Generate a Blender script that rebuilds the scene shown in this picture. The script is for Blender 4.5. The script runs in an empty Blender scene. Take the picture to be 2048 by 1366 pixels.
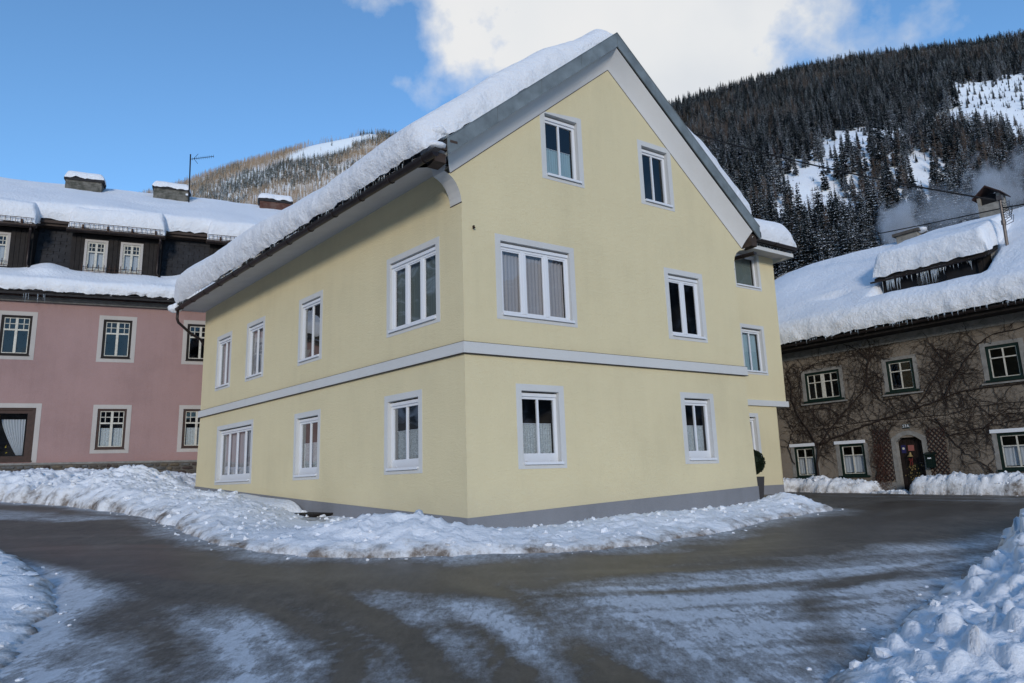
import bpy, math, random
import numpy as np
from mathutils import Matrix, Vector, geometry
R = math.radians
random.seed(7); rng = np.random.default_rng(11)
sc = bpy.context.scene
COL = sc.collection
# ------------------------------------------------------------------ camera (eye at the origin, z up)
PITCH, ROLL = R(11.27), R(-1.907)
fwd = Vector((0, math.cos(PITCH), math.sin(PITCH))); up0 = Vector((0, -math.sin(PITCH), math.cos(PITCH))); rt0 = Vector((1, 0, 0))
rt = rt0*math.cos(ROLL) + up0*math.sin(ROLL); up = -rt0*math.sin(ROLL) + up0*math.cos(ROLL)
cam = bpy.data.objects.new('camera', bpy.data.cameras.new('camera')); COL.objects.link(cam)
cam.matrix_world = Matrix((( rt.x, up.x, -fwd.x, 0), (rt.y, up.y, -fwd.y, 0), (rt.z, up.z, -fwd.z, 0), (0, 0, 0, 1)))
cam.data.sensor_width = 36; cam.data.lens = 36*1381.55/2048; cam.data.clip_start = .1; cam.data.clip_end = 20000
sc.camera = cam
# ------------------------------------------------------------------ light
SUN_EL, SUN_AZ = R(14), R(180)          # azimuth clockwise from +Y
sd = Vector((math.sin(SUN_AZ)*math.cos(SUN_EL), math.cos(SUN_AZ)*math.cos(SUN_EL), math.sin(SUN_EL)))
sun = bpy.data.objects.new('sun', bpy.data.lights.new('sun', 'SUN')); COL.objects.link(sun)
sun.rotation_euler = sd.to_track_quat('Z', 'Y').to_euler()
sun.data.energy = 1.45; sun.data.angle = R(10); sun.data.color = (1, .90, .78)
sc.view_settings.view_transform = 'Standard'; sc.view_settings.look = 'None'
sc.view_settings.gamma = 1; sc.view_settings.use_curve_mapping = False; sc.view_settings.exposure = 0.30
wd = bpy.data.worlds.new('World'); sc.world = wd; wd.use_nodes = True
nt = wd.node_tree; nt.nodes.clear()
def N(t, kind, **kw):
    n = t.nodes.new(kind)
    for k, v in kw.items():
        if k.startswith('i_'):
            key = k[2:]; key = int(key) if key.isdigit() else key.replace('_', ' ')
            n.inputs[key].default_value = v
        else: setattr(n, k, v)
    return n
def L(t, a, b): t.links.new(a, b)
def ramp(t, src, stops, interp='LINEAR'):
    r = N(t, 'ShaderNodeValToRGB'); L(t, src, r.inputs[0]); r.color_ramp.interpolation = interp
    e = r.color_ramp.elements
    while len(e) < len(stops): e.new(.5)
    for k, (p, c) in enumerate(stops):
        e[k].position = p; e[k].color = (*c, 1) if len(c) == 3 else c
    return r.outputs[0]
def mth(t, op, a, b=None, clamp=False):
    m = N(t, 'ShaderNodeMath', operation=op, use_clamp=clamp)
    for k, v in enumerate((a, b)):
        if v is None: continue
        if hasattr(v, 'links'): L(t, v, m.inputs[k])
        else: m.inputs[k].default_value = v
    return m.outputs[0]
def vdot(t, v, d):
    m = N(t, 'ShaderNodeVectorMath', operation='DOT_PRODUCT'); L(t, v, m.inputs[0]); m.inputs[1].default_value = d
    return m.outputs['Value']
out = N(nt, 'ShaderNodeOutputWorld'); bg = N(nt, 'ShaderNodeBackground'); bg.inputs[1].default_value = .15
sky = N(nt, 'ShaderNodeTexSky', sky_type='NISHITA', sun_disc=False, sun_elevation=SUN_EL, sun_rotation=SUN_AZ, altitude=1000, air_density=1.0, dust_density=.05, ozone_density=3.0)
tc = N(nt, 'ShaderNodeTexCoord'); gen = tc.outputs['Generated']
cdir = Vector((.2167, .7912, .5718)).normalized(); cright = Vector((.964, -.266, 0)).normalized(); cup = cright.cross(cdir).normalized() if cright.cross(cdir).z > 0 else cdir.cross(cright).normalized()
den = mth(nt, 'MAXIMUM', vdot(nt, gen, cdir), .05)
ca = mth(nt, 'DIVIDE', vdot(nt, gen, cright), den); cb = mth(nt, 'DIVIDE', vdot(nt, gen, cup), den)
n1 = N(nt, 'ShaderNodeTexNoise', i_Scale=6.5, i_Detail=9.0, i_Roughness=.54, i_Distortion=.0); L(nt, gen, n1.inputs['Vector'])
e2 = mth(nt, 'ADD', mth(nt, 'POWER', mth(nt, 'ABSOLUTE', mth(nt, 'DIVIDE', mth(nt, 'ADD', mth(nt, 'ADD', ca, .036), mth(nt, 'MULTIPLY', cb, .42)), .312)), 2.6), mth(nt, 'POWER', mth(nt, 'ABSOLUTE', mth(nt, 'DIVIDE', mth(nt, 'ADD', cb, -.06), .25)), 2.6))
big = mth(nt, 'SUBTRACT', 1.05, e2)
behind = mth(nt, 'MULTIPLY', mth(nt, 'SUBTRACT', mth(nt, 'MULTIPLY', vdot(nt, gen, (0, -1, .3)), 1.0), .35, clamp=True), 1.6)
f = mth(nt, 'ADD', mth(nt, 'MAXIMUM', big, mth(nt, 'SUBTRACT', behind, 1.1)), mth(nt, 'MULTIPLY', mth(nt, 'SUBTRACT', n1.outputs[0], .5), 3.6))
f = mth(nt, 'MAXIMUM', f, -5)
mask = ramp(nt, mth(nt, 'ADD', f, .12), [(0.0, (0, 0, 0)), (.28, (.35,)*3), (.62, (1, 1, 1))])
n2 = N(nt, 'ShaderNodeTexNoise', i_Scale=3.0, i_Detail=5.0); L(nt, gen, n2.inputs['Vector'])
ccol = ramp(nt, n2.outputs[0], [(.35, (3.5, 3.75, 4.1)), (.55, (4.3, 4.4, 4.5)), (.7, (4.6, 4.6, 4.6))])
skc = N(nt, 'ShaderNodeMix', data_type='RGBA', blend_type='MULTIPLY'); skc.inputs[0].default_value = 1; L(nt, sky.outputs[0], skc.inputs[6]); skc.inputs[7].default_value = (1.06, 1.27, 1.33, 1)
mx = N(nt, 'ShaderNodeMix', data_type='RGBA'); L(nt, mask, mx.inputs[0]); L(nt, skc.outputs[2], mx.inputs[6]); L(nt, ccol, mx.inputs[7])
L(nt, mx.outputs[2], bg.inputs[0]); L(nt, bg.outputs[0], out.inputs[0])
sc.cycles.use_denoising = True
sc.cycles.max_bounces = 8; sc.cycles.transparent_max_bounces = 16; sc.cycles.volume_bounces = 1; sc.cycles.volume_step_rate = 2.0

# ------------------------------------------------------------------ materials
def mat(name, col, rough=.8, bump=0., bscale=8., mott=0., mscale=1.5, metal=0., spec=.3, detail=5., col2=None, lo=.35, hi=.7, trans=0., mix2=None):
    """Principled with object-space noise mottling between col and col2 plus noise bump."""
    m = bpy.data.materials.new(name); m.use_nodes = True; t = m.node_tree
    b = t.nodes['Principled BSDF']; b.inputs['Roughness'].default_value = rough; b.inputs['Metallic'].default_value = metal
    b.inputs['Specular IOR Level'].default_value = spec
    geo = N(t, 'ShaderNodeNewGeometry')
    if mott > 0 or col2:
        n = N(t, 'ShaderNodeTexNoise', i_Scale=mscale, i_Detail=6.0, i_Roughness=.6); L(t, geo.outputs['Position'], n.inputs['Vector'])
        c2 = col2 or tuple(c*(1-mott) for c in col)
        c = ramp(t, n.outputs[0], [(lo, col), (hi, c2)])
        L(t, c, b.inputs['Base Color'])
    else: b.inputs['Base Color'].default_value = (*col, 1)
    if bump > 0:
        n = N(t, 'ShaderNodeTexNoise', i_Scale=bscale, i_Detail=detail, i_Roughness=.6); L(t, geo.outputs['Position'], n.inputs['Vector'])
        bp = N(t, 'ShaderNodeBump', i_Strength=1.0, i_Distance=bump); L(t, n.outputs[0], bp.inputs['Height']); L(t, bp.outputs[0], b.inputs['Normal'])
    return m
M = {}
def wallmat(name, col, streak=.12, bump=.004, bs=35, dirt=(.30, .26, .2), dz=None):
    """Rendered wall: broad faint weather patches, thin vertical run marks, grain; optional splash zone near a height."""
    m = bpy.data.materials.new(name); m.use_nodes = True; t = m.node_tree; b = t.nodes['Principled BSDF']
    b.inputs['Roughness'].default_value = .9; b.inputs['Specular IOR Level'].default_value = .15
    geo = N(t, 'ShaderNodeNewGeometry'); P = geo.outputs['Position']
    mp = N(t, 'ShaderNodeMapping'); mp.inputs['Scale'].default_value = (2.2, 2.2, .25); L(t, P, mp.inputs[0])
    a = N(t, 'ShaderNodeTexNoise', i_Scale=1.6, i_Detail=6.0, i_Roughness=.65); L(t, mp.outputs[0], a.inputs['Vector'])
    c = N(t, 'ShaderNodeTexNoise', i_Scale=.5, i_Detail=4.0, i_Roughness=.6); L(t, P, c.inputs['Vector'])
    g = N(t, 'ShaderNodeTexNoise', i_Scale=bs, i_Detail=4.0, i_Roughness=.7); L(t, P, g.inputs['Vector'])
    v = mth(t, 'ADD', mth(t, 'MULTIPLY', a.outputs[0], .3), mth(t, 'MULTIPLY', c.outputs[0], .7))
    v = mth(t, 'ADD', v, mth(t, 'MULTIPLY', mth(t, 'SUBTRACT', g.outputs[0], .5), .25))
    colr = ramp(t, v, [(.33, tuple(x*(1-streak) for x in col)), (.5, col), (.68, tuple(min(1, x*(1+streak*.55)) for x in col))])
    if dz is not None:
        sep = N(t, 'ShaderNodeSeparateXYZ'); L(t, P, sep.inputs[0])
        k = mth(t, 'DIVIDE', mth(t, 'SUBTRACT', mth(t, 'ADD', dz, mth(t, 'MULTIPLY', a.outputs[0], .9)), sep.outputs[2]), .9, clamp=True)
        mm = N(t, 'ShaderNodeMix', data_type='RGBA'); L(t, mth(t, 'MULTIPLY', k, .55), mm.inputs[0]); L(t, colr, mm.inputs[6]); mm.inputs[7].default_value = (*dirt, 1)
        colr = mm.outputs[2]
    L(t, colr, b.inputs['Base Color'])
    mp2 = N(t, 'ShaderNodeMapping'); mp2.inputs['Scale'].default_value = (6, 6, 22); L(t, P, mp2.inputs[0]); g4 = N(t, 'ShaderNodeTexNoise', i_Scale=1.0, i_Detail=8.0, i_Roughness=.8); L(t, mp2.outputs[0], g4.inputs['Vector'])
    bp = N(t, 'ShaderNodeBump', i_Strength=1.0, i_Distance=bump*7); L(t, mth(t, 'ADD', mth(t, 'MULTIPLY', g.outputs[0], .4), mth(t, 'MULTIPLY', g4.outputs[0], .6)), bp.inputs['Height']); L(t, bp.outputs[0], b.inputs['Normal'])
    M[name] = m
wallmat('yellow', (.72, .63, .40), .07, .003, 40, dirt=(.56, .48, .33), dz=-.55)
wallmat('trimgrey', (.61, .615, .60), .06, .0015, 40)
wallmat('covewhite', (.70, .70, .69), .06, .001, 30)
wallmat('plinth', (.235, .24, .255), .14, .002, 40)
wallmat('pink', (.35, .232, .218), .14, .003, 30, dirt=(.34, .17, .15), dz=1.0)
wallmat('ivywall', (.215, .182, .146), .28, .006, 18, dirt=(.16, .15, .14), dz=-1.2)
wallmat('cream', (.47, .44, .41), .12, .002, 30)
M['white'] = mat('white', (.74, .76, .79), .35, spec=.5)
M['whitewood'] = mat('whitewood', (.62, .60, .52), .55, mott=.35, mscale=14)
M['stone_trim'] = mat('stone_trim', (.27, .26, .24), .9, bump=.01, bscale=12, mott=.35, mscale=5)
M['brownwood'] = mat('brownwood', (.050, .024, .018), .6, mott=.5, mscale=6, bump=.003, bscale=20)
M['darkwood'] = mat('darkwood', (.022, .018, .016), .8, mott=.5, mscale=5, bump=.004, bscale=18)
M['doorwood'] = mat('doorwood', (.020, .012, .010), .6, mott=.4, mscale=6, bump=.002, bscale=20)
M['orangewood'] = mat('orangewood', (.16, .06, .02), .6)
M['green'] = mat('green', (.006, .020, .014), .5, mott=.4, mscale=9)
M['greenbox'] = mat('greenbox', (.005, .016, .014), .35, metal=.3)
M['gutter'] = mat('gutter', (.040, .030, .028), .38, metal=.4, mott=.4, mscale=4)
M['zinc'] = mat('zinc', (.26, .30, .31), .6, metal=.25, mott=.4, mscale=2.4, bump=.003, bscale=6)
M['iron'] = mat('iron', (.07, .04, .028), .6, metal=.5, mott=.4, mscale=9)
M['cable'] = mat('cable', (.012, .012, .013), .7)
M['greypole'] = mat('greypole', (.16, .14, .13), .5, metal=.5, mott=.4, mscale=7)
M['roofdark'] = mat('roofdark', (.032, .03, .031), .8, bump=.02, bscale=14, mott=.4, mscale=6)
M['shingle'] = mat('shingle', (.030, .031, .036), .75, mott=.5, mscale=3, bump=.004, bscale=30)
M['soffitdark'] = mat('soffitdark', (.07, .05, .04), .8, mott=.5, mscale=4)
M['soffit'] = mat('soffit', (.50, .50, .51), .8, mott=.10, mscale=2)
M['mortar'] = mat('mortar', (.13, .12, .105), .95, bump=.012, bscale=16, mott=.3, mscale=8)
M['red'] = mat('red', (.12, .012, .012), .5)
M['gold'] = mat('gold', (.30, .22, .09), .5, metal=.4)
M['paperred'] = mat('paperred', (.28, .10, .085), .8)
M['bluepaper'] = mat('bluepaper', (.02, .02, .09), .7)
M['needle'] = mat('needle', (.016, .030, .014), .8, mott=.5, mscale=20)
M['pot'] = mat('pot', (.035, .035, .038), .5)
M['twig'] = mat('twig', (.034, .023, .018), .9, mott=.4, mscale=9)
M['redtwig'] = mat('redtwig', (.085, .035, .024), .9, mott=.4, mscale=9)
M['leafyellow'] = mat('leafyellow', (.55, .42, .03), .7)
M['leafgreen'] = mat('leafgreen', (.04, .09, .02), .7)
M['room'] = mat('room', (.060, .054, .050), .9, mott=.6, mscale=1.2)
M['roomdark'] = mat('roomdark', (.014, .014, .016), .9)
M['numplate'] = mat('numplate', (.03, .045, .045), .5)
M['stoneA'] = mat('stoneA', (.115, .10, .085), .9, bump=.02, bscale=9, mott=.5, mscale=7)
M['stoneB'] = mat('stoneB', (.165, .135, .095), .9, bump=.02, bscale=9, mott=.5, mscale=7)
M['stoneC'] = mat('stoneC', (.075, .055, .048), .9, bump=.02, bscale=9, mott=.5, mscale=7)
M['stoneD'] = mat('stoneD', (.13, .13, .125), .9, bump=.02, bscale=9, mott=.5, mscale=7)
def glassmat(name, refl, tint=(.9, .93, .95)):
    m = bpy.data.materials.new(name); m.use_nodes = True; t = m.node_tree; t.nodes.clear()
    o = N(t, 'ShaderNodeOutputMaterial'); mx = N(t, 'ShaderNodeMixShader'); tr = N(t, 'ShaderNodeBsdfTransparent'); gl = N(t, 'ShaderNodeBsdfGlossy')
    tr.inputs[0].default_value = (*tint, 1); gl.inputs['Roughness'].default_value = .012
    lw = N(t, 'ShaderNodeLayerWeight', i_Blend=.35); geo = N(t, 'ShaderNodeNewGeometry')
    ns = N(t, 'ShaderNodeTexNoise', i_Scale=1.1, i_Detail=1.0); L(t, geo.outputs['Position'], ns.inputs['Vector'])
    bp = N(t, 'ShaderNodeBump', i_Strength=1.0, i_Distance=.012); L(t, ns.outputs[0], bp.inputs['Height']); L(t, bp.outputs[0], gl.inputs['Normal'])
    L(t, mth(t, 'ADD', mth(t, 'MULTIPLY', lw.outputs['Fresnel'], .32), refl, clamp=True), mx.inputs[0])
    L(t, tr.outputs[0], mx.inputs[1]); L(t, gl.outputs[0], mx.inputs[2]); L(t, mx.outputs[0], o.inputs[0])
    M[name] = m
glassmat('glass', .07); glassmat('glassold', .03)
def clothmat(name, col, alpha, folds=34., axis=(1, 0, 0), lace=0.):
    m = bpy.data.materials.new(name); m.use_nodes = True; t = m.node_tree; b = t.nodes['Principled BSDF']
    b.inputs['Base Color'].default_value = (*col, 1); b.inputs['Roughness'].default_value = .95
    tr = N(t, 'ShaderNodeBsdfTransparent'); mx = N(t, 'ShaderNodeMixShader'); geo = N(t, 'ShaderNodeNewGeometry')
    n = N(t, 'ShaderNodeTexNoise', i_Scale=60.0, i_Detail=2.0); L(t, geo.outputs['Position'], n.inputs['Vector'])
    a = mth(t, 'ADD', mth(t, 'MULTIPLY', mth(t, 'SUBTRACT', n.outputs[0], .5), lace), alpha, clamp=True)
    L(t, a, mx.inputs[0]); L(t, tr.outputs[0], mx.inputs[1]); L(t, b.outputs[0], mx.inputs[2]); L(t, mx.outputs[0], t.nodes['Material Output'].inputs[0])
    M[name] = m
clothmat('sheer', (.46, .44, .45), .85, lace=.25); clothmat('lace', (.62, .66, .66), .72, lace=1.6); clothmat('drape', (.52, .54, .56), .85, lace=.2); clothmat('blind', (.30, .42, .46), .97)
clothmat('darkdrape', (.16, .19, .17), .9, lace=.3)
def icemat():
    m = bpy.data.materials.new('ice'); m.use_nodes = True; b = m.node_tree.nodes['Principled BSDF']
    b.inputs['Base Color'].default_value = (.62, .70, .76, 1); b.inputs['Roughness'].default_value = .12; b.inputs['Alpha'].default_value = .45; b.inputs['Specular IOR Level'].default_value = .8
    M['ice'] = m
icemat()
def snowmat(name, dirt=0., rough_b=.02, grime=(.20, .165, .135), base=(.83, .85, .88), bs=7.):
    m = bpy.data.materials.new(name); m.use_nodes = True; t = m.node_tree; b = t.nodes['Principled BSDF']
    b.inputs['Roughness'].default_value = .75; b.inputs['Specular IOR Level'].default_value = .25
    geo = N(t, 'ShaderNodeNewGeometry'); P = geo.outputs['Position']
    n = N(t, 'ShaderNodeTexNoise', i_Scale=bs, i_Detail=8.0, i_Roughness=.62); L(t, P, n.inputs['Vector'])
    bp = N(t, 'ShaderNodeBump', i_Strength=1.0, i_Distance=rough_b); L(t, n.outputs[0], bp.inputs['Height']); L(t, bp.outputs[0], b.inputs['Normal'])
    if dirt > 0:
        at = N(t, 'ShaderNodeAttribute', attribute_name='dirt')
        n2 = N(t, 'ShaderNodeTexNoise', i_Scale=2.3, i_Detail=9.0, i_Roughness=.72); L(t, P, n2.inputs['Vector'])
        k = mth(t, 'ADD', mth(t, 'MULTIPLY', at.outputs['Fac'], dirt), mth(t, 'SUBTRACT', mth(t, 'MULTIPLY', n2.outputs[0], 1.5), 1.05))
        c = ramp(t, k, [(.0, base), (.16, tuple(x*.86 for x in (base[0], base[1]*.985, base[2]*.96))), (.42, grime), (.7, (.07, .06, .052))])
        L(t, c, b.inputs['Base Color'])
    else: b.inputs['Base Color'].default_value = (*base, 1)
    M[name] = m
snowmat('snow', rough_b=.055, bs=8.); snowmat('banksnow', .66, .035, bs=9.); snowmat('hillsnow', 0., .5, base=(.84, .85, .88), bs=.25)

# ------------------------------------------------------------------ noise (numpy)
def _h(ix, iy, iz, s):
    n = (ix*374761393 + iy*668265263 + iz*2147483647 + s*1274126177) & 0xffffffff
    n = ((n ^ (n >> 13))*1274126177) & 0xffffffff
    return ((n ^ (n >> 16)) & 0xffff)/65535.
def vnoise(p, s=0):
    i = np.floor(p).astype(np.int64); f_ = p-i; f_ = f_*f_*(3-2*f_); r = 0
    for a in (0, 1):
        for b in (0, 1):
            for c in (0, 1):
                w = (f_[..., 0] if a else 1-f_[..., 0])*(f_[..., 1] if b else 1-f_[..., 1])*(f_[..., 2] if c else 1-f_[..., 2])
                r = r+w*_h(i[..., 0]+a, i[..., 1]+b, i[..., 2]+c, s)
    return r
def fbm(p, o=4, s=0, g=.5):
    r = 0; a = 1; t = 0
    for k in range(o): r = r+a*(vnoise(p*2**k, s+k)-.5); t += a; a *= g
    return r/t*2
# ------------------------------------------------------------------ mesh and object helpers
def base_of(o):
    v = Vector((0, 0, 0))
    while o is not None: v += o.location; o = o.parent
    return v
def mk(name, V, F, m=None, parent=None, smooth=False, mats=None, mi=None, loc=None):
    V = np.asarray(V, float).reshape(-1, 3)
    off = base_of(parent)
    if loc is not None: off = Vector(loc)
    me = bpy.data.meshes.new(name); me.from_pydata((V-np.array(off)).tolist(), [], [list(map(int, f_)) for f_ in F]); me.update()
    for q in (mats or ([m] if m else [])): me.materials.append(M[q])
    if mi is not None: me.polygons.foreach_set('material_index', list(mi))
    if smooth: me.polygons.foreach_set('use_smooth', [True]*len(me.polygons))
    o = bpy.data.objects.new(name, me); COL.objects.link(o)
    if parent is not None: o.parent = parent
    elif loc is not None: o.location = loc
    return o
def grid_mesh(name, G, m, parent=None, smooth=True, keep=None, close=False):
    """G: (a,b,3) vertex grid; keep: optional (a-1,b-1) face mask."""
    a, b = G.shape[:2]; idx = np.arange(a*b).reshape(a, b)
    q = np.stack([idx[:-1, :-1], idx[1:, :-1], idx[1:, 1:], idx[:-1, 1:]], -1)
    q = q[keep] if keep is not None else q.reshape(-1, 4)
    V = G.reshape(-1, 3); used = np.unique(q); remap = -np.ones(a*b, int); remap[used] = np.arange(len(used)); q = remap[q]; V = V[used]
    off = np.array(base_of(parent))
    me = bpy.data.meshes.new(name); me.vertices.add(len(V)); me.vertices.foreach_set('co', (V-off).ravel())
    me.loops.add(q.size); me.polygons.add(len(q)); me.loops.foreach_set('vertex_index', q.ravel().astype(np.int32))
    me.polygons.foreach_set('loop_start', np.arange(0, q.size, 4, dtype=np.int32)); me.polygons.foreach_set('loop_total', np.full(len(q), 4, np.int32))
    me.update(); me.validate(); me.polygons.foreach_set('use_smooth', [smooth]*len(me.polygons)); me.materials.append(M[m])
    o = bpy.data.objects.new(name, me); COL.objects.link(o)
    if parent is not None: o.parent = parent
    return o, used
def attr(o, name, val):
    a = o.data.attributes.new(name, 'FLOAT', 'POINT'); a.data.foreach_set('value', np.asarray(val, np.float32))
def tag(o, label=None, cat=None, group=None, kind=None):
    for k, v in (('label', label), ('category', cat), ('group', group), ('kind', kind)):
        if v: o[k] = v
    return o
def thing(name, loc, label, cat, group=None):
    o = bpy.data.objects.new(name, None); COL.objects.link(o); o.location = loc; o.empty_display_size = .2
    return tag(o, label, cat, group)
class Fr:
    """A vertical facade plane: s along it, o out of it, z up."""
    def __init__(s, O, az, toward=(0, 0)):
        s.O = np.array(O, float); a = R(az); s.d = np.array([math.cos(a), math.sin(a), 0.]); n = np.array([-s.d[1], s.d[0], 0.])
        s.n = n if (np.array([*toward, 0.])-s.O)[:2] @ n[:2] > 0 else -n
        s.right = float(np.cross(s.n, s.d)[2]) < 0
    def p(s, a, z, o=0.):
        a, z, o = np.broadcast_arrays(np.asarray(a, float), z, o)
        q = s.O+s.d*a[..., None]+s.n*o[..., None]; q[..., 2] = z; return q
C0 = (-.89934563, 12.76836628, 0)
FR = Fr(C0, 33.443); FL = Fr(C0, 132.965)
FA = Fr((np.array(C0)-FR.n*4.0), 33.443)
FP = Fr((-12.19931, 27., 0), 22.102); FI = Fr((13.83841, 25., 0), 127.059)
class MB:
    def __init__(s): s.V = []; s.F = []; s.mi = []
    def add(s, V, F, mi=0):
        b = len(s.V); s.V += [tuple(v) for v in V]; s.F += [tuple(i+b for i in f_) for f_ in F]; s.mi += [mi]*len(F)
    def box(s, fr, a0, a1, z0, z1, o0, o1, mi=0):
        P = [fr.p(a, z, o) for a in (a0, a1) for z in (z0, z1) for o in (o0, o1)]
        s.add(P, [(0, 1, 3, 2), (4, 6, 7, 5), (0, 4, 5, 1), (2, 3, 7, 6), (0, 2, 6, 4), (1, 5, 7, 3)], mi)
    def hexa(s, P, mi=0):   # 8 points: bottom 4 (ccw), top 4
        s.add(P, [(0, 3, 2, 1), (4, 5, 6, 7), (0, 1, 5, 4), (1, 2, 6, 5), (2, 3, 7, 6), (3, 0, 4, 7)], mi)
    def tube(s, pts, r, n=6, mi=0, cap=True):
        pts = [Vector(p) for p in pts]; rs = r if hasattr(r, '__len__') else [r]*len(pts); b = len(s.V); prev = None
        for k, p in enumerate(pts):
            t = (pts[min(k+1, len(pts)-1)]-pts[max(k-1, 0)]).normalized()
            u = (prev-t*prev.dot(t)) if prev is not None else t.cross(Vector((0, 0, 1)) if abs(t.z) < .9 else Vector((1, 0, 0)))
            u.normalize(); prev = u; v = t.cross(u)
            for j in range(n):
                a = 2*math.pi*j/n; s.V.append(tuple(p+(u*math.cos(a)+v*math.sin(a))*rs[k]))
        for k in range(len(pts)-1):
            for j in range(n):
                s.F.append((b+k*n+j, b+k*n+(j+1) % n, b+(k+1)*n+(j+1) % n, b+(k+1)*n+j)); s.mi.append(mi)
        if cap and n > 2:
            s.F.append(tuple(b+j for j in range(n))[::-1]); s.F.append(tuple(b+(len(pts)-1)*n+j for j in range(n))); s.mi += [mi, mi]
    def ball(s, c, r, seg=8, ring=5, mi=0):
        c = np.array(c); r = np.array(r)*np.ones(3); V = []; F = []
        for i in range(ring+1):
            th = math.pi*i/ring
            for j in range(seg):
                ph = 2*math.pi*j/seg; V.append(c+r*np.array([math.sin(th)*math.cos(ph), math.sin(th)*math.sin(ph), math.cos(th)]))
        for i in range(ring):
            for j in range(seg): F.append((i*seg+j, i*seg+(j+1) % seg, (i+1)*seg+(j+1) % seg, (i+1)*seg+j))
        s.add(V, F, mi)
    def build(s, name, m, parent=None, smooth=False, loc=None):
        ms = m if isinstance(m, (list, tuple)) else [m]
        return mk(name, s.V, s.F, parent=parent, smooth=smooth, mats=ms, mi=s.mi if len(ms) > 1 else None, loc=loc)
def wall(name, fr, outline, holes, m, parent, o=0.):
    """A facade sheet: polygon in (s,z) with rectangular openings."""
    polys = [[Vector((a, z, 0)) for a, z in outline]]+[[Vector((a0, z0, 0)), Vector((a0, z1, 0)), Vector((a1, z1, 0)), Vector((a1, z0, 0))] for a0, a1, z0, z1 in holes]
    tr = geometry.tessellate_polygon(polys); flat = [v for pl in polys for v in pl]
    V = [fr.p(v.x, v.y, o) for v in flat]
    return mk(name, V, [t for t in tr], m, parent)
def ring(mb, fr, A, B, o0, o1, mi=0):
    """Rectangular frame between outer A and inner B (s0,s1,z0,z1), from o0 to o1."""
    a0, a1, z0, z1 = A; b0, b1, y0, y1 = B
    mb.box(fr, a0, b0, z0, z1, o0, o1, mi); mb.box(fr, b1, a1, z0, z1, o0, o1, mi)
    mb.box(fr, b0, b1, y1, z1, o0, o1, mi); mb.box(fr, b0, b1, z0, y0, o0, o1, mi)
def fabric(fr, a0, a1, z0, z1, o, amp=.02, pitch=.07, n=None, taper=0., jag=0.):
    n = n or max(8, int((a1-a0)/pitch*5)); a = np.linspace(a0, a1, n); zs = np.linspace(z1, z0, 7)
    G = np.zeros((n, 7, 3))
    for j, z in enumerate(zs):
        ph = a/pitch*2*math.pi+.5*np.sin(a*9+j*.3)
        zz = z-(jag*(.5+.5*np.sin(a*70)) if j == 6 else 0)
        G[:, j] = fr.p(a, zz, o+amp*np.sin(ph)*(.6+.4*np.sin(a*13+1)))
    return G

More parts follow.
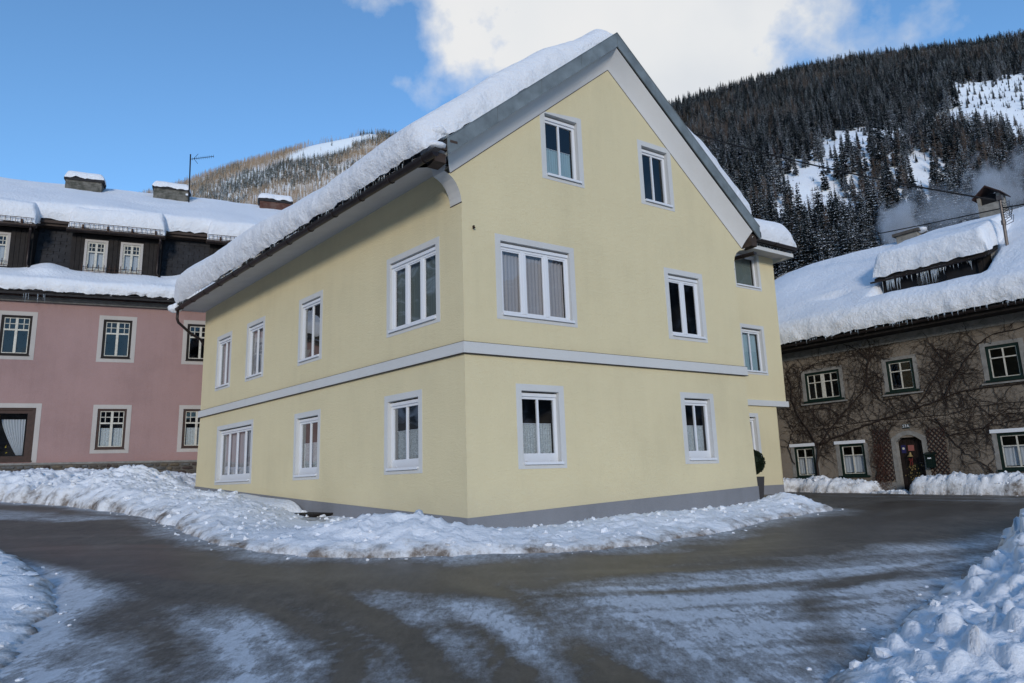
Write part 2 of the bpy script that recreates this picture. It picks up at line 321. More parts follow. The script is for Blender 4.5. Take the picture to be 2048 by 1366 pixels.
# ------------------------------------------------------------------ windows
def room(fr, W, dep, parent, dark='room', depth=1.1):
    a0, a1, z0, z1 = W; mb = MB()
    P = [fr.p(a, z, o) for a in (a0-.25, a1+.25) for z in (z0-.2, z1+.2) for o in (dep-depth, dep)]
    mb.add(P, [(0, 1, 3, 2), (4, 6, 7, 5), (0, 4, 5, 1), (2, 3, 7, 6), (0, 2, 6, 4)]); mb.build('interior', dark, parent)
def modwin(fr, S, house, nsash=2, wide=False, curtain=None, half=False, label=None, tall_rail=False, b=.13, dark='room', dep=-.13, sill_ext=.03, cut=None):
    """White plastic window in a grey plaster surround. S = outer surround (s0,s1,z0,z1)."""
    s0, s1, z0, z1 = S; h = (s0+b, s1-b, z0+b, z1-b); a0, a1, y0, y1 = h
    mb = MB()
    if cut:                                   # surround clipped by the sloping cove
        for A in ((s0, a0, z0, None), (a1, s1, z0, None)):
            zt = [min(z1, cut(A[0])), min(z1, cut(A[1]))]
            P = [fr.p(A[0], z0, -.02), fr.p(A[1], z0, -.02), fr.p(A[1], z0, .006), fr.p(A[0], z0, .006), fr.p(A[0], zt[0], -.02), fr.p(A[1], zt[1], -.02), fr.p(A[1], zt[1], .006), fr.p(A[0], zt[0], .006)]
            mb.hexa(P)
        mb.box(fr, a0, a1, z0, y0, -.02, .006)
        k = [min(z1, cut(a0)), min(z1, cut(a1))]
        mb.hexa([fr.p(a0, y1, -.02), fr.p(a1, y1, -.02), fr.p(a1, y1, .006), fr.p(a0, y1, .006), fr.p(a0, max(y1+.005, k[0]), -.02), fr.p(a1, max(y1+.005, k[1]), -.02), fr.p(a1, max(y1+.005, k[1]), .006), fr.p(a0, max(y1+.005, k[0]), .006)])
    else: ring(mb, fr, S, h, -.02, .006)
    # reveals
    P = lambda a, z, o: fr.p(a, z, o)
    for q in (((a0, y0), (a0, y1)), ((a1, y0), (a1, y1)), ((a0, y1), (a1, y1)), ((a0, y0), (a1, y0))):
        (u, v), (u2, v2) = q; mb.add([P(u, v, -.02), P(u2, v2, -.02), P(u2, v2, dep-.05), P(u, v, dep-.05)], [(0, 1, 2, 3)])
    w = mb.build('window', 'trimgrey', house)
    if label: w['label'] = label
    g = MB(); fw = .065; top = y1-.10; bot = y0+(.17 if tall_rail else .045)
    g.box(fr, a0+.004, a1-.004, top, y1-.035, dep-.04, dep+.03)                      # shutter box
    g.build('roller_box', 'white', w)
    g = MB(); ring(g, fr, (a0, a1, y0, top), (a0+fw, a1-fw, bot, top-fw*.8), dep-.05, dep); g.build('frame', 'white', w)
    ia, ib = a0+fw, a1-fw; mw = .105 if wide else (.045 if nsash < 4 else .07)
    cell = (ib-ia-mw*(nsash-1))/nsash
    for k in range(nsash):
        x0 = ia+k*(cell+mw); x1 = x0+cell
        if k < nsash-1:
            g = MB(); g.box(fr, x1, x1+mw, bot, top-fw*.8, dep-.045, dep+(.004 if wide else -.004))
            if wide: g.box(fr, x1+mw*.4, x1+mw*.6, bot, top-fw*.8, dep+.004, dep+.012)
            g.build('mullion', 'white', w)
        if wide:
            g = MB(); ring(g, fr, (x0, x1, bot, top-fw*.8), (x0+.028, x1-.028, bot+.03, top-fw*.8-.03), dep-.04, dep-.012); g.build('sash', 'white', w)
        mk('pane', [fr.p(x0, bot, dep-.03), fr.p(x1, bot, dep-.03), fr.p(x1, top-.04, dep-.03), fr.p(x0, top-.04, dep-.03)], [(0, 1, 2, 3)], 'glass', w)
    g = MB(); g.box(fr, a0-.0, a1+sill_ext, y0-.035, y0, dep, .05); g.box(fr, a0-.0, a1+sill_ext, y0-.05, y0-.035, .035, .05)
    g.box(fr, a0+.12, a0+.16, y0+.02, y0+.035, dep, dep+.012); g.box(fr, a1-.2, a1-.16, y0+.02, y0+.035, dep, dep+.012); g.build('sill', 'white', w)
    room(fr, h, dep-.06, w, dark)
    if curtain:
        zt = bot+(top-bot)*(.53 if half else 1.0); G = fabric(fr, ia, ib, bot+.015, zt, dep-.12, .016 if half else .022, .085 if not half else .06, jag=.03 if half else 0)
        grid_mesh('curtain', G, curtain, w)
        if half:
            g = MB(); g.tube([fr.p(ia, zt, dep-.11), fr.p(ib, zt, dep-.11)], .006, 5); g.build('rod', 'white', w)
    return w
def oldwin(fr, S, house, frame='brownwood', b=.15, curtain=False, label=None, f1=.085):
    """Double casement with small-paned top lights in dark frame."""
    s0, s1, z0, z1 = S; h = (s0+b, s1-b, z0+b, z1-b); a0, a1, y0, y1 = h; mb = MB()
    ring(mb, fr, S, h, -.02, .008)
    for q in (((a0, y0), (a0, y1)), ((a1, y0), (a1, y1)), ((a0, y1), (a1, y1)), ((a0, y0), (a1, y0))):
        (u, v), (u2, v2) = q; mb.add([fr.p(u, v, -.02), fr.p(u2, v2, -.02), fr.p(u2, v2, -.09), fr.p(u, v, -.09)], [(0, 1, 2, 3)])
    w = mb.build('window', 'cream', house)
    if label: w['label'] = label
    g = MB(); ring(g, fr, (a0, a1, y0, y1), (a0+f1, a1-f1, y0+f1*1.05, y1-f1), -.08, -.02); g.box(fr, a0-.01, a1+.02, y0-.015, y0+.012, -.05, .03); g.build('frame', frame, w)
    ia, ib, ja, jb = a0+f1, a1-f1, y0+f1*1.05, y1-f1; mid = (ia+ib)/2; mw = .042; tz = jb-(jb-ja)*.34
    g = MB(); ring(g, fr, (ia, ib, ja, jb), (ia+.028, ib-.028, ja+.03, jb-.028), -.075, -.04)
    g.box(fr, mid-mw, mid+mw, ja, jb, -.075, -.03); g.box(fr, ia, ib, tz-.028, tz+.028, -.075, -.034)
    for x0, x1 in ((ia, mid-mw), (mid+mw, ib)):
        m_ = (x0+x1)/2; g.box(fr, m_-.012, m_+.012, tz, jb, -.07, -.042); g.box(fr, x0, x1, (tz+jb)/2-.012, (tz+jb)/2+.012, -.07, -.042)
    g.build('sash', 'whitewood', w)
    for x0, x1 in ((ia, mid-mw), (mid+mw, ib)):
        for za, zb in ((ja, tz), (tz, jb)): mk('pane', [fr.p(x0, za, -.06), fr.p(x1, za, -.06), fr.p(x1, zb, -.06), fr.p(x0, zb, -.06)], [(0, 1, 2, 3)], 'glassold', w)
    room(fr, h, -.1, w, 'roomdark')
    if curtain: grid_mesh('curtain', fabric(fr, ia, ib, ja, ja+(tz-ja)*(.80 if curtain == 1 else 1.), -.13, .012, .09), 'drape' if curtain == 2 else 'lace', w)
    return w
def greenwin(fr, S, house, quad=1, curtain=False, lintel=False, label=None):
    s0, s1, z0, z1 = S; a0, a1 = min(s0, s1), max(s0, s1); mb = MB(); e = .14
    ring(mb, fr, (a0-e, a1+e, z0-(0 if lintel else .02), z1+(.0 if lintel else .12)), (a0, a1, z0, z1), -.02, .012)
    for q in (((a0, z0), (a0, z1)), ((a1, z0), (a1, z1)), ((a0, z1), (a1, z1)), ((a0, z0), (a1, z0))):
        (u, v), (u2, v2) = q; mb.add([fr.p(u, v, -.02), fr.p(u2, v2, -.02), fr.p(u2, v2, -.09), fr.p(u, v, -.09)], [(0, 1, 2, 3)])
    w = mb.build('window', 'stone_trim', house)
    if label: w['label'] = label
    g = MB(); f1 = .09; ring(g, fr, (a0, a1, z0, z1), (a0+f1, a1-f1, z0+f1*1.3, z1-f1), -.09, -.02); g.box(fr, a0-.1, a1+.1, z0-.02, z0+.05, -.05, .07); g.build('frame', 'green', w)
    ia, ib, ja, jb = a0+f1, a1-f1, z0+f1*1.3, z1-f1
    g = MB(); ring(g, fr, (ia, ib, ja, jb), (ia+.025, ib-.025, ja+.025, jb-.025), -.085, -.045); tz = jb-(jb-ja)*.33
    g.box(fr, ia, ib, tz-.018, tz+.018, -.08, -.045)
    if quad == 1: g.box(fr, (ia+ib)/2-.02, (ia+ib)/2+.02, ja, jb, -.08, -.042)
    else:
        c = (ia+ib)/2; g.box(fr, c-.07, c+.07, ja, jb, -.08, -.035)
        for m_ in ((ia+c-.05)/2, (ib+c+.05)/2): g.box(fr, m_-.016, m_+.016, ja, jb, -.08, -.044)
    g.build('sash', 'whitewood', w)
    xs = [ia, (ia+ib)/2, ib]
    for x0, x1 in zip(xs, xs[1:]): mk('pane', [fr.p(x0, ja, -.065), fr.p(x1, ja, -.065), fr.p(x1, jb, -.065), fr.p(x0, jb, -.065)], [(0, 1, 2, 3)], 'glassold', w)
    if lintel:
        g = MB(); g.box(fr, a0-.06, a1+.16, z1+.002, z1+.12, -.02, .05); g.build('shutter_box', 'white', w)
    else:
        g = MB(); g.box(fr, a0-.22, a1+.22, z0-.10, z0-.045, -.02, .09); g.build('sill', 'stone_trim', w)
    room(fr, (a0, a1, z0, z1), -.1, w, 'roomdark')
    if curtain: grid_mesh('curtain', fabric(fr, ia, ib, ja+.05, tz, -.14, .018, .11), 'drape', w)
    return w

# ------------------------------------------------------------------ snow slabs on roofs
def spacing(Lg, r0, r1, du):
    a = [0.]
    if r0 > 0: a = [r0*(1-math.cos(t)) for t in np.linspace(0, math.pi/2, 12)]
    b = [Lg-r1*(1-math.cos(t)) for t in np.linspace(math.pi/2, 0, 12)] if r1 > 0 else [Lg]
    mid = np.linspace(a[-1], b[0], max(2, int((b[0]-a[-1])/du)))[1:-1]
    return np.array(list(a)+list(mid)+list(b))
def snow_slab(name, P00, P10, P01, P11, T, rad, label, du=.12, nrm=(0, 0, 1), amp=.05, low=.1, seed=0, fn=None, rag=.04, T2=None, mname='snow', fq=3.5):
    """Rounded blanket over the quad P(u,v); rad = edge radii (u0,u1,v0,v1), 0 for a buried edge."""
    P00, P10, P01, P11 = [np.array(p, float) for p in (P00, P10, P01, P11)]
    Lu = np.linalg.norm(P10-P00); Lv = np.linalg.norm(P01-P00)
    us = spacing(Lu, rad[0], rad[1], du)/Lu; vs = spacing(Lv, rad[2], rad[3], du)/Lv
    U, Vv = np.meshgrid(us, vs, indexing='ij'); U3, V3 = U[..., None], Vv[..., None]
    B = P00*(1-U3)*(1-V3)+P10*U3*(1-V3)+P01*(1-U3)*V3+P11*U3*V3
    pr = lambda d, r: np.sqrt(np.clip(1-(1-np.minimum(d/r, 1))**2, 0, 1)) if r > 0 else np.ones_like(d)
    f_ = pr(U*Lu, rad[0])*pr((1-U)*Lu, rad[1])*pr(Vv*Lv, rad[2])*pr((1-Vv)*Lv, rad[3])
    n = np.array(nrm, float); n /= np.linalg.norm(n)
    big_ = fbm(B*.45, 3, seed)
    h = T*(1+low*2*big_)*f_
    if fn is not None: h = h*fn(U*Lu, Vv*Lv)+0
    G = B+n*h[..., None]
    edge = np.clip(1-f_, 0, 1)**.5
    d3 = np.stack([fbm(G*fq, 4, seed+11+k) for k in range(3)], -1)
    G = G+d3*(amp*.35+amp*1.4*edge)[..., None]*np.array([1, 1, .8])
    # ragged foot
    foot = (f_ < .25)
    G = G+(foot*rag*fbm(B*7, 3, seed+5))[..., None]*np.array([0, 0, 1.6])
    o, used = grid_mesh(name, G, mname)
    # underside
    Bn = B-n*.01; grid = np.array([Bn[0, 0], Bn[-1, 0], Bn[-1, -1], Bn[0, -1]])
    me = o.data
    tag(o, label, 'snow', kind='stuff')
    return o
print('helpers ok')

# ------------------------------------------------------------------ GROUND
CT = np.array([(0,0,-1.6),(0,5,-1.55),(-1,8,-1.35),(-.9,12.8,-.95),(-.8,10.4,-1.12),(5.8,17.2,-.78),(5,13.5,-1.0),(6.7,15,-.92),(14,25,-.95),(9,24,-.8),(-5.7,17.9,-.62),(-10.5,23.1,-.3),(-15,26,0.05),(-5,10.6,-.98),(-9,17,-.5),(-17,20,-.05),(8,6,-1.5),(16,12,-1.2),(20,22,-1.05),(-8,7,-1.3),(-14,10,-.8),(-10,30,.0),(0,30,-.4),(15,35,-.9),(-22,30,.4),(0,-12,-2.0),(-15,-8,-1.7),(15,-8,-1.9),(-28,15,.2),(28,15,-1.3),(28,35,-1.0)], float)
def _K(r2): return np.where(r2 > 0, r2*np.log(np.maximum(r2, 1e-9)), 0)*.5
_n = len(CT); _A = np.zeros((_n+3, _n+3)); _A[:_n, :_n] = _K(((CT[:, None, :2]-CT[None, :, :2])**2).sum(-1))+np.eye(_n)*3
_A[:_n, _n] = 1; _A[:_n, _n+1:] = CT[:, :2]; _A[_n, :_n] = 1; _A[_n+1:, :_n] = CT[:, :2].T
_w = np.linalg.solve(_A, np.r_[CT[:, 2], 0, 0, 0])
def gz(x, y):
    x = np.asarray(x, float); y = np.asarray(y, float); r2 = (x[..., None]-CT[:, 0])**2+(y[..., None]-CT[:, 1])**2
    z = _K(r2) @ _w[:_n]+_w[_n]+_w[_n+1]*x+_w[_n+2]*y
    k = np.clip((np.hypot(x, y-14)-30)/20, 0, 1); k = k*k*(3-2*k)
    return z*(1-k)+(-1.4)*k
def seg_sd(x, y, poly):
    """signed distance to a polygon, positive inside"""
    P = np.array(poly, float); Q = np.roll(P, -1, 0); d = np.full(x.shape, 1e9); ins = np.zeros(x.shape, bool)
    for (ax, ay), (bx, by) in zip(P, Q):
        ex, ey = bx-ax, by-ay; t = np.clip(((x-ax)*ex+(y-ay)*ey)/(ex*ex+ey*ey+1e-12), 0, 1)
        d = np.minimum(d, np.hypot(x-ax-t*ex, y-ay-t*ey))
        c = (ay > y) != (by > y); ins ^= c & (x < (bx-ax)*(y-ay)/(by-ay+1e-12)+ax)
    return np.where(ins, d, -d)
def line_d(x, y, pts):
    d = np.full(x.shape, 1e9)
    for (ax, ay), (bx, by) in zip(pts, pts[1:]):
        ex, ey = bx-ax, by-ay; t = np.clip(((x-ax)*ex+(y-ay)*ey)/(ex*ex+ey*ey+1e-12), 0, 1); d = np.minimum(d, np.hypot(x-ax-t*ex, y-ay-t*ey))
    return d
sstep = lambda v, a, b: (lambda t: t*t*(3-2*t))(np.clip((v-a)/(b-a), 0, 1))
def axis(lo, hi, st, far):
    a = np.arange(lo, hi+st/2, st); g = [hi]; k = st
    while g[-1] < far: k *= 1.35; g.append(g[-1]+k)
    h = [lo]; k = st
    while h[-1] > -far: k *= 1.35; h.append(h[-1]-k)
    return np.array(h[:0:-1]+list(a)+g[1:])
BANK = [(-23,20.9),(-14.9,20.2),(-12.2,19.0),(-9.5,16.9),(-7.7,15.4),(-6.3,13.4),(-5.1,12.0),(-4,11.06),(-3.3,10.78),(-2.5,10.72),(-1,10.70),(.47,10.95),(2.1,11.5),(3.73,12.8),(5.3,14.3),(6.9,15.6),(6.6,16.5),(5.9,17.5),(4.5,16.9),(-.9,13.4),(-10.3,23.7),(-10.6,28),(-24,22.8)]
def road_ground():
    xs = axis(-18, 20, .09, 4000); ys = axis(3.5, 26, .09, 4000); X, Y = np.meshgrid(xs, ys, indexing='ij'); Z = gz(X, Y)
    p = np.stack([X, Y, X*0], -1)
    Z = Z+.018*fbm(p*.9, 3, 3)*(np.hypot(X, Y-12) < 40)
    G = np.stack([X, Y, Z], -1); o, used = grid_mesh('road', G, 'road')
    w = fbm(p*.35, 4, 9)*.9; w2 = fbm(p*1.1, 4, 21)
    a = np.zeros(X.shape)
    a = .34*sstep(-(Y-.30*X)+w*1.6, -8.7, -7.2)*sstep(w2*.9+fbm(p*.6, 4, 51), -.35, .25)
    def patch(poly, v, soft):
        nonlocal a
        a = np.maximum(a, v*sstep(seg_sd(X, Y, poly)+w*.9+w2*.35, -soft, soft))
    patch([(1.0,8.5),(3.65,9.55),(7.85,11.4),(14,13.5),(14,2),(1.2,2),(1.4,5.0),(.9,6.6)], .74, .8)
    patch([(2.8,8.4),(5,9.4),(14,12),(14,2),(2.0,2),(2.4,5.4)], .98, 1.3)
    patch([(-2.1,8.2),(-1.0,7.6),(-.9,6.2),(-1.6,4.6),(-2.6,4.6),(-2.3,6.6)], .70, .5)
    patch([(-.5,7.9),(.5,8.0),(.9,6.8),(.3,4.5),(-.5,4.4),(-.1,6.2)], .56, .6)
    patch([(-8.1,11.4),(-6.3,9.9),(-4.75,8.0),(-3.9,5.8),(-3.3,2),(-20,2),(-20,13)], 1.15, .5)
    patch([(-14,17.6),(-9.4,16.2),(-8.6,15.7),(-9.6,15.2),(-13.5,16.6),(-20,18),(-20,19)], .55, .5)
    a = np.maximum(a, .50*sstep(-line_d(X, Y, [(9.5,22.2),(12.2,20.4),(15,18.6),(20,16)])+w*.25, -.35, -.0))
    a = np.maximum(a, .42*sstep(-line_d(X, Y, [(10.4,19.2),(12.5,18.0)])+w*.3, -.4, 0))
    a = np.maximum(a, .66*sstep(seg_sd(X, Y, BANK)+w2*.45, -.95, .1))
    TR = [[(-3.4,3),(-3.0,6),(-3.6,8.2),(-6.5,10.8),(-11,13.4),(-18,16)], [(.5,3),(-.8,6.2),(-2.6,8.9),(-7,12),(-12,14.8)], [(1.7,4),(.9,7.0),(.0,8.7),(2,10.1),(6,12.3),(12,16)], [(-1.9,3),(-1.5,6),(-2.3,8.0),(-5.4,10.3),(-11,12.6)], [(3.4,3.4),(2.6,6.2),(3.2,8.2),(6.5,10.2),(12,12.8)], [(5.2,4.4),(4.2,6.6),(5.4,8.4),(9,10.2)], [(-6,3.5),(-5.6,6),(-7.0,8.5),(-12,11)]]
    for q, tr in enumerate(TR):
        for off in (-.12, 0, .13):
            P2 = [(x+off*1.2, y+off) for x, y in tr]; a = a*(1-(.50 if q < 4 else .28)*sstep(-line_d(X, Y, P2)+w2*.10+fbm(p*4, 3, 60+q)*.08, -.16, -.03))
        a = a*(1-.25*sstep(-line_d(X, Y, tr)+w2*.3, -.6, -.1))
    r1 = np.hypot(X+6.5, Y-4.2)+.12*w2; t1 = np.arctan2(Y-4.2, X+6.5); r2 = np.hypot(X-.5, Y-27)+.10*w2; t2 = np.arctan2(Y-27, X-.5)
    f1 = fbm(np.stack([r1*2.6, t1*1.3, 0*X], -1), 5, 81, .62); f2 = fbm(np.stack([r2*2.8, t2*3.0, 0*X+5], -1), 5, 82, .62)
    k1 = sstep(1.2-X-(Y-8)*.6, -.8, 1.6); st = f1*k1+f2*(1-k1); nearm = sstep(-(Y-.28*X), -10.0, -8.2)
    a = a+nearm*(.10+st*1.25)*(.35+.65*sstep(-(Y-.28*X), -9.3, -7.6)); a = np.clip(a+.14*fbm(p*np.array([1.6, 1.2, 1]), 5, 71)*(a > .05), 0, 1)
    attr(o, 'snow', a.reshape(-1)[used]); wet = np.zeros(X.shape)
    for tr, ww in (([(-18,15.2),(-11,13.3),(-6,10.9),(-2.4,9.8),(.5,9.7),(3.2,10.9),(6.5,13.5),(12,17)], 1.0), ([(5,13.2),(7,14.8),(10,17.5),(14,18.6)], .8)):
        wet = np.maximum(wet, sstep(-line_d(X, Y, tr)+w*.8, -ww-.3, -.2))
    wet = np.clip(wet*.8+np.clip(-st*1.6, 0, .7), 0, 1)
    attr(o, 'wet', wet.reshape(-1)[used]); tag(o, 'wet asphalt village road with icy packed snow patches', kind='structure')
def roadmat():
    m = bpy.data.materials.new('road'); m.use_nodes = True; t = m.node_tree; b = t.nodes['Principled BSDF']
    geo = N(t, 'ShaderNodeNewGeometry'); P = geo.outputs['Position']
    sn = N(t, 'ShaderNodeAttribute', attribute_name='snow').outputs['Fac']; wt = N(t, 'ShaderNodeAttribute', attribute_name='wet').outputs['Fac']
    def aniso(ang, sc_, det=9., ro=.68, dist=.4):
        mp = N(t, 'ShaderNodeMapping'); mp.inputs['Rotation'].default_value = (0, 0, ang); mp.inputs['Scale'].default_value = sc_; L(t, P, mp.inputs[0])
        n = N(t, 'ShaderNodeTexNoise', i_Scale=1.0, i_Detail=det, i_Roughness=ro, i_Distortion=dist); L(t, mp.outputs[0], n.inputs['Vector']); return n.outputs[0]
    s1 = aniso(.3, (2.2, 2.0, 1), 11., .75); s2 = aniso(-.6, (1.3, 2.6, 1)); fine = aniso(.05, (16, 9, 10), 9., .9, 0.); br = aniso(0, (.5, .9, 1), 6.)
    v = mth(t, 'ADD', mth(t, 'MULTIPLY', mth(t, 'SUBTRACT', s1, .5), 1.35), mth(t, 'MULTIPLY', mth(t, 'SUBTRACT', s2, .5), .9))
    g3 = aniso(-.2, (11, 3.2, 1), 9., .9, .2)
    v = mth(t, 'ADD', v, mth(t, 'ADD', mth(t, 'MULTIPLY', mth(t, 'SUBTRACT', fine, .5), 1.6), mth(t, 'MULTIPLY', mth(t, 'SUBTRACT', g3, .5), 2.0)))
    k = mth(t, 'ADD', mth(t, 'MULTIPLY', sn, 1.15), mth(t, 'SUBTRACT', mth(t, 'MULTIPLY', v, mth(t, 'ADD', .35, mth(t, 'MULTIPLY', sn, .75))), .10))
    k = mth(t, 'MULTIPLY', k, mth(t, 'GREATER_THAN', sn, .004))
    ice = ramp(t, k, [(.06, (0, 0, 0)), (.38, (.30,)*3), (.85, (.95,)*3)])
    g2 = aniso(.1, (9, 2.6, 1), 8., .85, .3)
    asp = ramp(t, mth(t, 'ADD', mth(t, 'ADD', mth(t, 'MULTIPLY', br, .45), mth(t, 'MULTIPLY', s1, .3)), mth(t, 'MULTIPLY', g2, .25)), [(.36, (.062, .052, .042)), (.5, (.108, .088, .068)), (.64, (.165, .138, .108))])
    dk = N(t, 'ShaderNodeMix', data_type='RGBA', blend_type='MULTIPLY'); L(t, mth(t, 'MULTIPLY', wt, .8), dk.inputs[0]); L(t, asp, dk.inputs[6]); dk.inputs[7].default_value = (.34, .34, .36, 1)
    gr = N(t, 'ShaderNodeMix', data_type='RGBA', blend_type='MULTIPLY'); gr.inputs[0].default_value = .6; L(t, dk.outputs[2], gr.inputs[6]); L(t, ramp(t, mth(t, 'ADD', mth(t, 'MULTIPLY', fine, .5), mth(t, 'MULTIPLY', g2, .5)), [(.36, (.25,)*3), (.64, (1.9,)*3)]), gr.inputs[7])
    icec = ramp(t, mth(t, 'ADD', mth(t, 'MULTIPLY', g3, .5), mth(t, 'MULTIPLY', fine, .5)), [(.39, (.20, .185, .175)), (.45, (.52, .54, .56)), (.58, (.72, .75, .79))])
    mx_ = N(t, 'ShaderNodeMix', data_type='RGBA'); L(t, ice, mx_.inputs[0]); L(t, gr.outputs[2], mx_.inputs[6]); L(t, icec, mx_.inputs[7]); L(t, mx_.outputs[2], b.inputs['Base Color'])
    L(t, ramp(t, mth(t, 'SUBTRACT', .58, mth(t, 'MULTIPLY', wt, .26)), [(0, (0,)*3), (1, (1,)*3)]), b.inputs['Roughness']); b.inputs['Specular IOR Level'].default_value = .35
    hb = mth(t, 'ADD', mth(t, 'MULTIPLY', fine, .4), mth(t, 'MULTIPLY', ice, .8)); bp = N(t, 'ShaderNodeBump', i_Strength=1.0, i_Distance=.012); L(t, hb, bp.inputs['Height']); L(t, bp.outputs[0], b.inputs['Normal'])
    M['road'] = m
roadmat(); road_ground()
def bank(poly, Hf, w, label, res=.075, clods=900, cr=(.05, .2), seed=0, name='snow_bank', warp=.25, lump=.12, flat=False, dirtw=.7, group=None):
    P = np.array(poly); x0, y0 = P.min(0)-.6; x1, y1 = P.max(0)+.6
    xs = np.arange(x0, x1, res); ys = np.arange(y0, y1, res); X, Y = np.meshgrid(xs, ys, indexing='ij'); p = np.stack([X, Y, X*0+seed], -1)
    sd_ = seg_sd(X, Y, poly)+warp*fbm(p*.8, 4, seed)+.10*fbm(p*3.5, 3, seed+4)
    H = Hf(X, Y)
    prof = np.sqrt(np.clip(1-(1-np.clip(sd_/w, 0, 1))**2, 0, 1))
    h = H*prof*(1+lump*2.4*fbm(p*1.1, 4, seed+1)+lump*1.3*(1-np.abs(fbm(p*2.6, 3, seed+2))*3))+np.where(sd_ > 0, .012, -.06)+.015*fbm(p*6, 3, seed+8)*(prof > 0)
    NZ = vnoise(p*14, seed+3); r_ = np.random.default_rng(seed+5); cand = np.argwhere((sd_ > .03) & (H > .04))
    if len(cand) and clods:
        pick = cand[r_.integers(0, len(cand), clods)]
        for i, j in pick:
            rr = r_.uniform(cr[0]**.5, cr[1]**.5)**2 * (.5 if sd_[i, j] < .25 else 1); k = int(rr/res)+1
            a0, a1, b0, b1 = max(0, i-k), min(X.shape[0], i+k+1), max(0, j-k), min(X.shape[1], j+k+1)
            dx = (X[a0:a1, b0:b1]-X[i, j])*(1+.5*r_.random()); dy = (Y[a0:a1, b0:b1]-Y[i, j])*(1+.5*r_.random())
            dm = np.sqrt(np.maximum(0, rr*rr*(.55+.9*NZ[a0:a1, b0:b1])-dx*dx-dy*dy)); h[a0:a1, b0:b1] = np.maximum(h[a0:a1, b0:b1], np.where(dm > 0, h[i, j]-rr*.55+dm, -9))
    Z = gz(X, Y)+h; G = np.stack([X+.03*fbm(p*5, 2, seed+30), Y+.03*fbm(p*5, 2, seed+31), Z], -1)
    k4 = lambda A: np.maximum(np.maximum(A[:-1, :-1], A[1:, :-1]), np.maximum(A[:-1, 1:], A[1:, 1:]))
    o, used = grid_mesh(name, G, 'banksnow', keep=k4(h) > -.02)
    dirt = np.clip(1-sd_/dirtw, 0, 1)*.85+.10*np.clip(-fbm(p*2.2, 3, seed+40)*3, 0, 1)
    attr(o, 'dirt', dirt.reshape(-1)[used])
    crumbs(X, Y, Z, sd_, seed, w, label)
    return tag(o, label, 'snow bank', group, 'stuff')
ICO = None
def crumbs(X, Y, Z, sd_, seed, w, label):
    """Loose broken lumps lying on and before a bank, one mesh of stuff."""
    global ICO
    if ICO is None:
        t = (1+5**.5)/2; v = np.array([(-1,t,0),(1,t,0),(-1,-t,0),(1,-t,0),(0,-1,t),(0,1,t),(0,-1,-t),(0,1,-t),(t,0,-1),(t,0,1),(-t,0,-1),(-t,0,1)], float); v /= np.linalg.norm(v[0])
        ICO = (v, np.array([(0,11,5),(0,5,1),(0,1,7),(0,7,10),(0,10,11),(1,5,9),(5,11,4),(11,10,2),(10,7,6),(7,1,8),(3,9,4),(3,4,2),(3,2,6),(3,6,8),(3,8,9),(4,9,5),(2,4,11),(6,2,10),(8,6,7),(9,8,1)]))
    r_ = np.random.default_rng(seed+900); c = np.argwhere((sd_ > -.28) & (sd_ < w*1.3)); n_ = min(1100, int(len(c)*.015)+100); pk = c[r_.integers(0, len(c), n_)]; V = []; F = []
    for q, (i, j) in enumerate(pk):
        edge_ = sd_[i, j] < .12; rr = (r_.uniform(.006, .03) if edge_ else r_.uniform(.015, .075)*r_.choice([.6, 1, 1], 1)[0]); v = ICO[0]*r_.uniform(.6, 1.25, (12, 1))*np.array([r_.uniform(.7, 1.5), r_.uniform(.7, 1.4), r_.uniform(.5, .9)])*rr
        a = r_.uniform(0, 6.28); ca_, sa_ = math.cos(a), math.sin(a); v = v @ np.array([[ca_, -sa_, 0], [sa_, ca_, 0], [0, 0, 1]]); z = max(Z[i, j], gz(X[i, j], Y[i, j]))
        V.append(v+[X[i, j], Y[i, j], z+rr*.15]); F.append(ICO[1]+12*q)
    o = mk('snow_crumbs', np.concatenate(V), np.concatenate(F), 'banksnow', smooth=False); tag(o, 'loose broken snow lumps scattered over the '+' '.join(label.split()[-9:]), 'snow lumps', kind='stuff')
def Hmain(X, Y):
    H = .15+.13*sstep(-X, 4.4, 6.4)
    def bump(cx, cy, r, v):
        nonlocal H
        H = H+v*np.exp(-((X-cx)**2+(Y-cy)**2)/(2*r*r))
    H = H+.28*sstep(-X, 8.2, 12.0)
    bump(-14.5,22.6,2.2,.10); bump(-12.0,21.6,1.1,.22); bump(-9.0,18.6,1.4,.10); bump(-6.3,14.9,1.0,.10); bump(-1.9,12.15,1.0,.27); bump(-.1,12.2,.6,-.05); bump(-4.3,14.2,1.2,-.15); bump(-4.6,16.4,.9,-.18); bump(2.0,13.4,.8,.02); bump(6.2,16.2,.45,.22)
    bump(4.2,15.2,.8,-.04)
    # keep low right at the yellow walls
    dw = np.minimum(line_d(X, Y, [(-.9,12.77),(-4.3,16.4),(-10.5,23.1)]), line_d(X, Y, [(-.9,12.77),(5.82,17.2)]))
    return H*(.12+.88*sstep(dw, .0, 1.1))
bank(BANK, Hmain, 1.45, 'long plowed snow bank round the foot of the yellow house and the pink house', seed=3, clods=9000, res=.05, lump=.17, cr=(.008, .085))
bank([(7.6,10.9),(5.5,8.9),(4.2,7.5),(3.2,6.5),(2.15,5.4),(1.9,3.2),(9,3),(15,8),(11,13)], lambda X, Y: .16+.56*sstep(X+(-Y*.35), 1.5, 4.8)+.12*np.exp(-((X-3.4)**2+(Y-5.2)**2)/.35), 1.9, 'tall lumpy snow heap in the near right corner of the street', res=.045, seed=21, clods=16000, cr=(.006, .12), lump=.30, dirtw=.4)
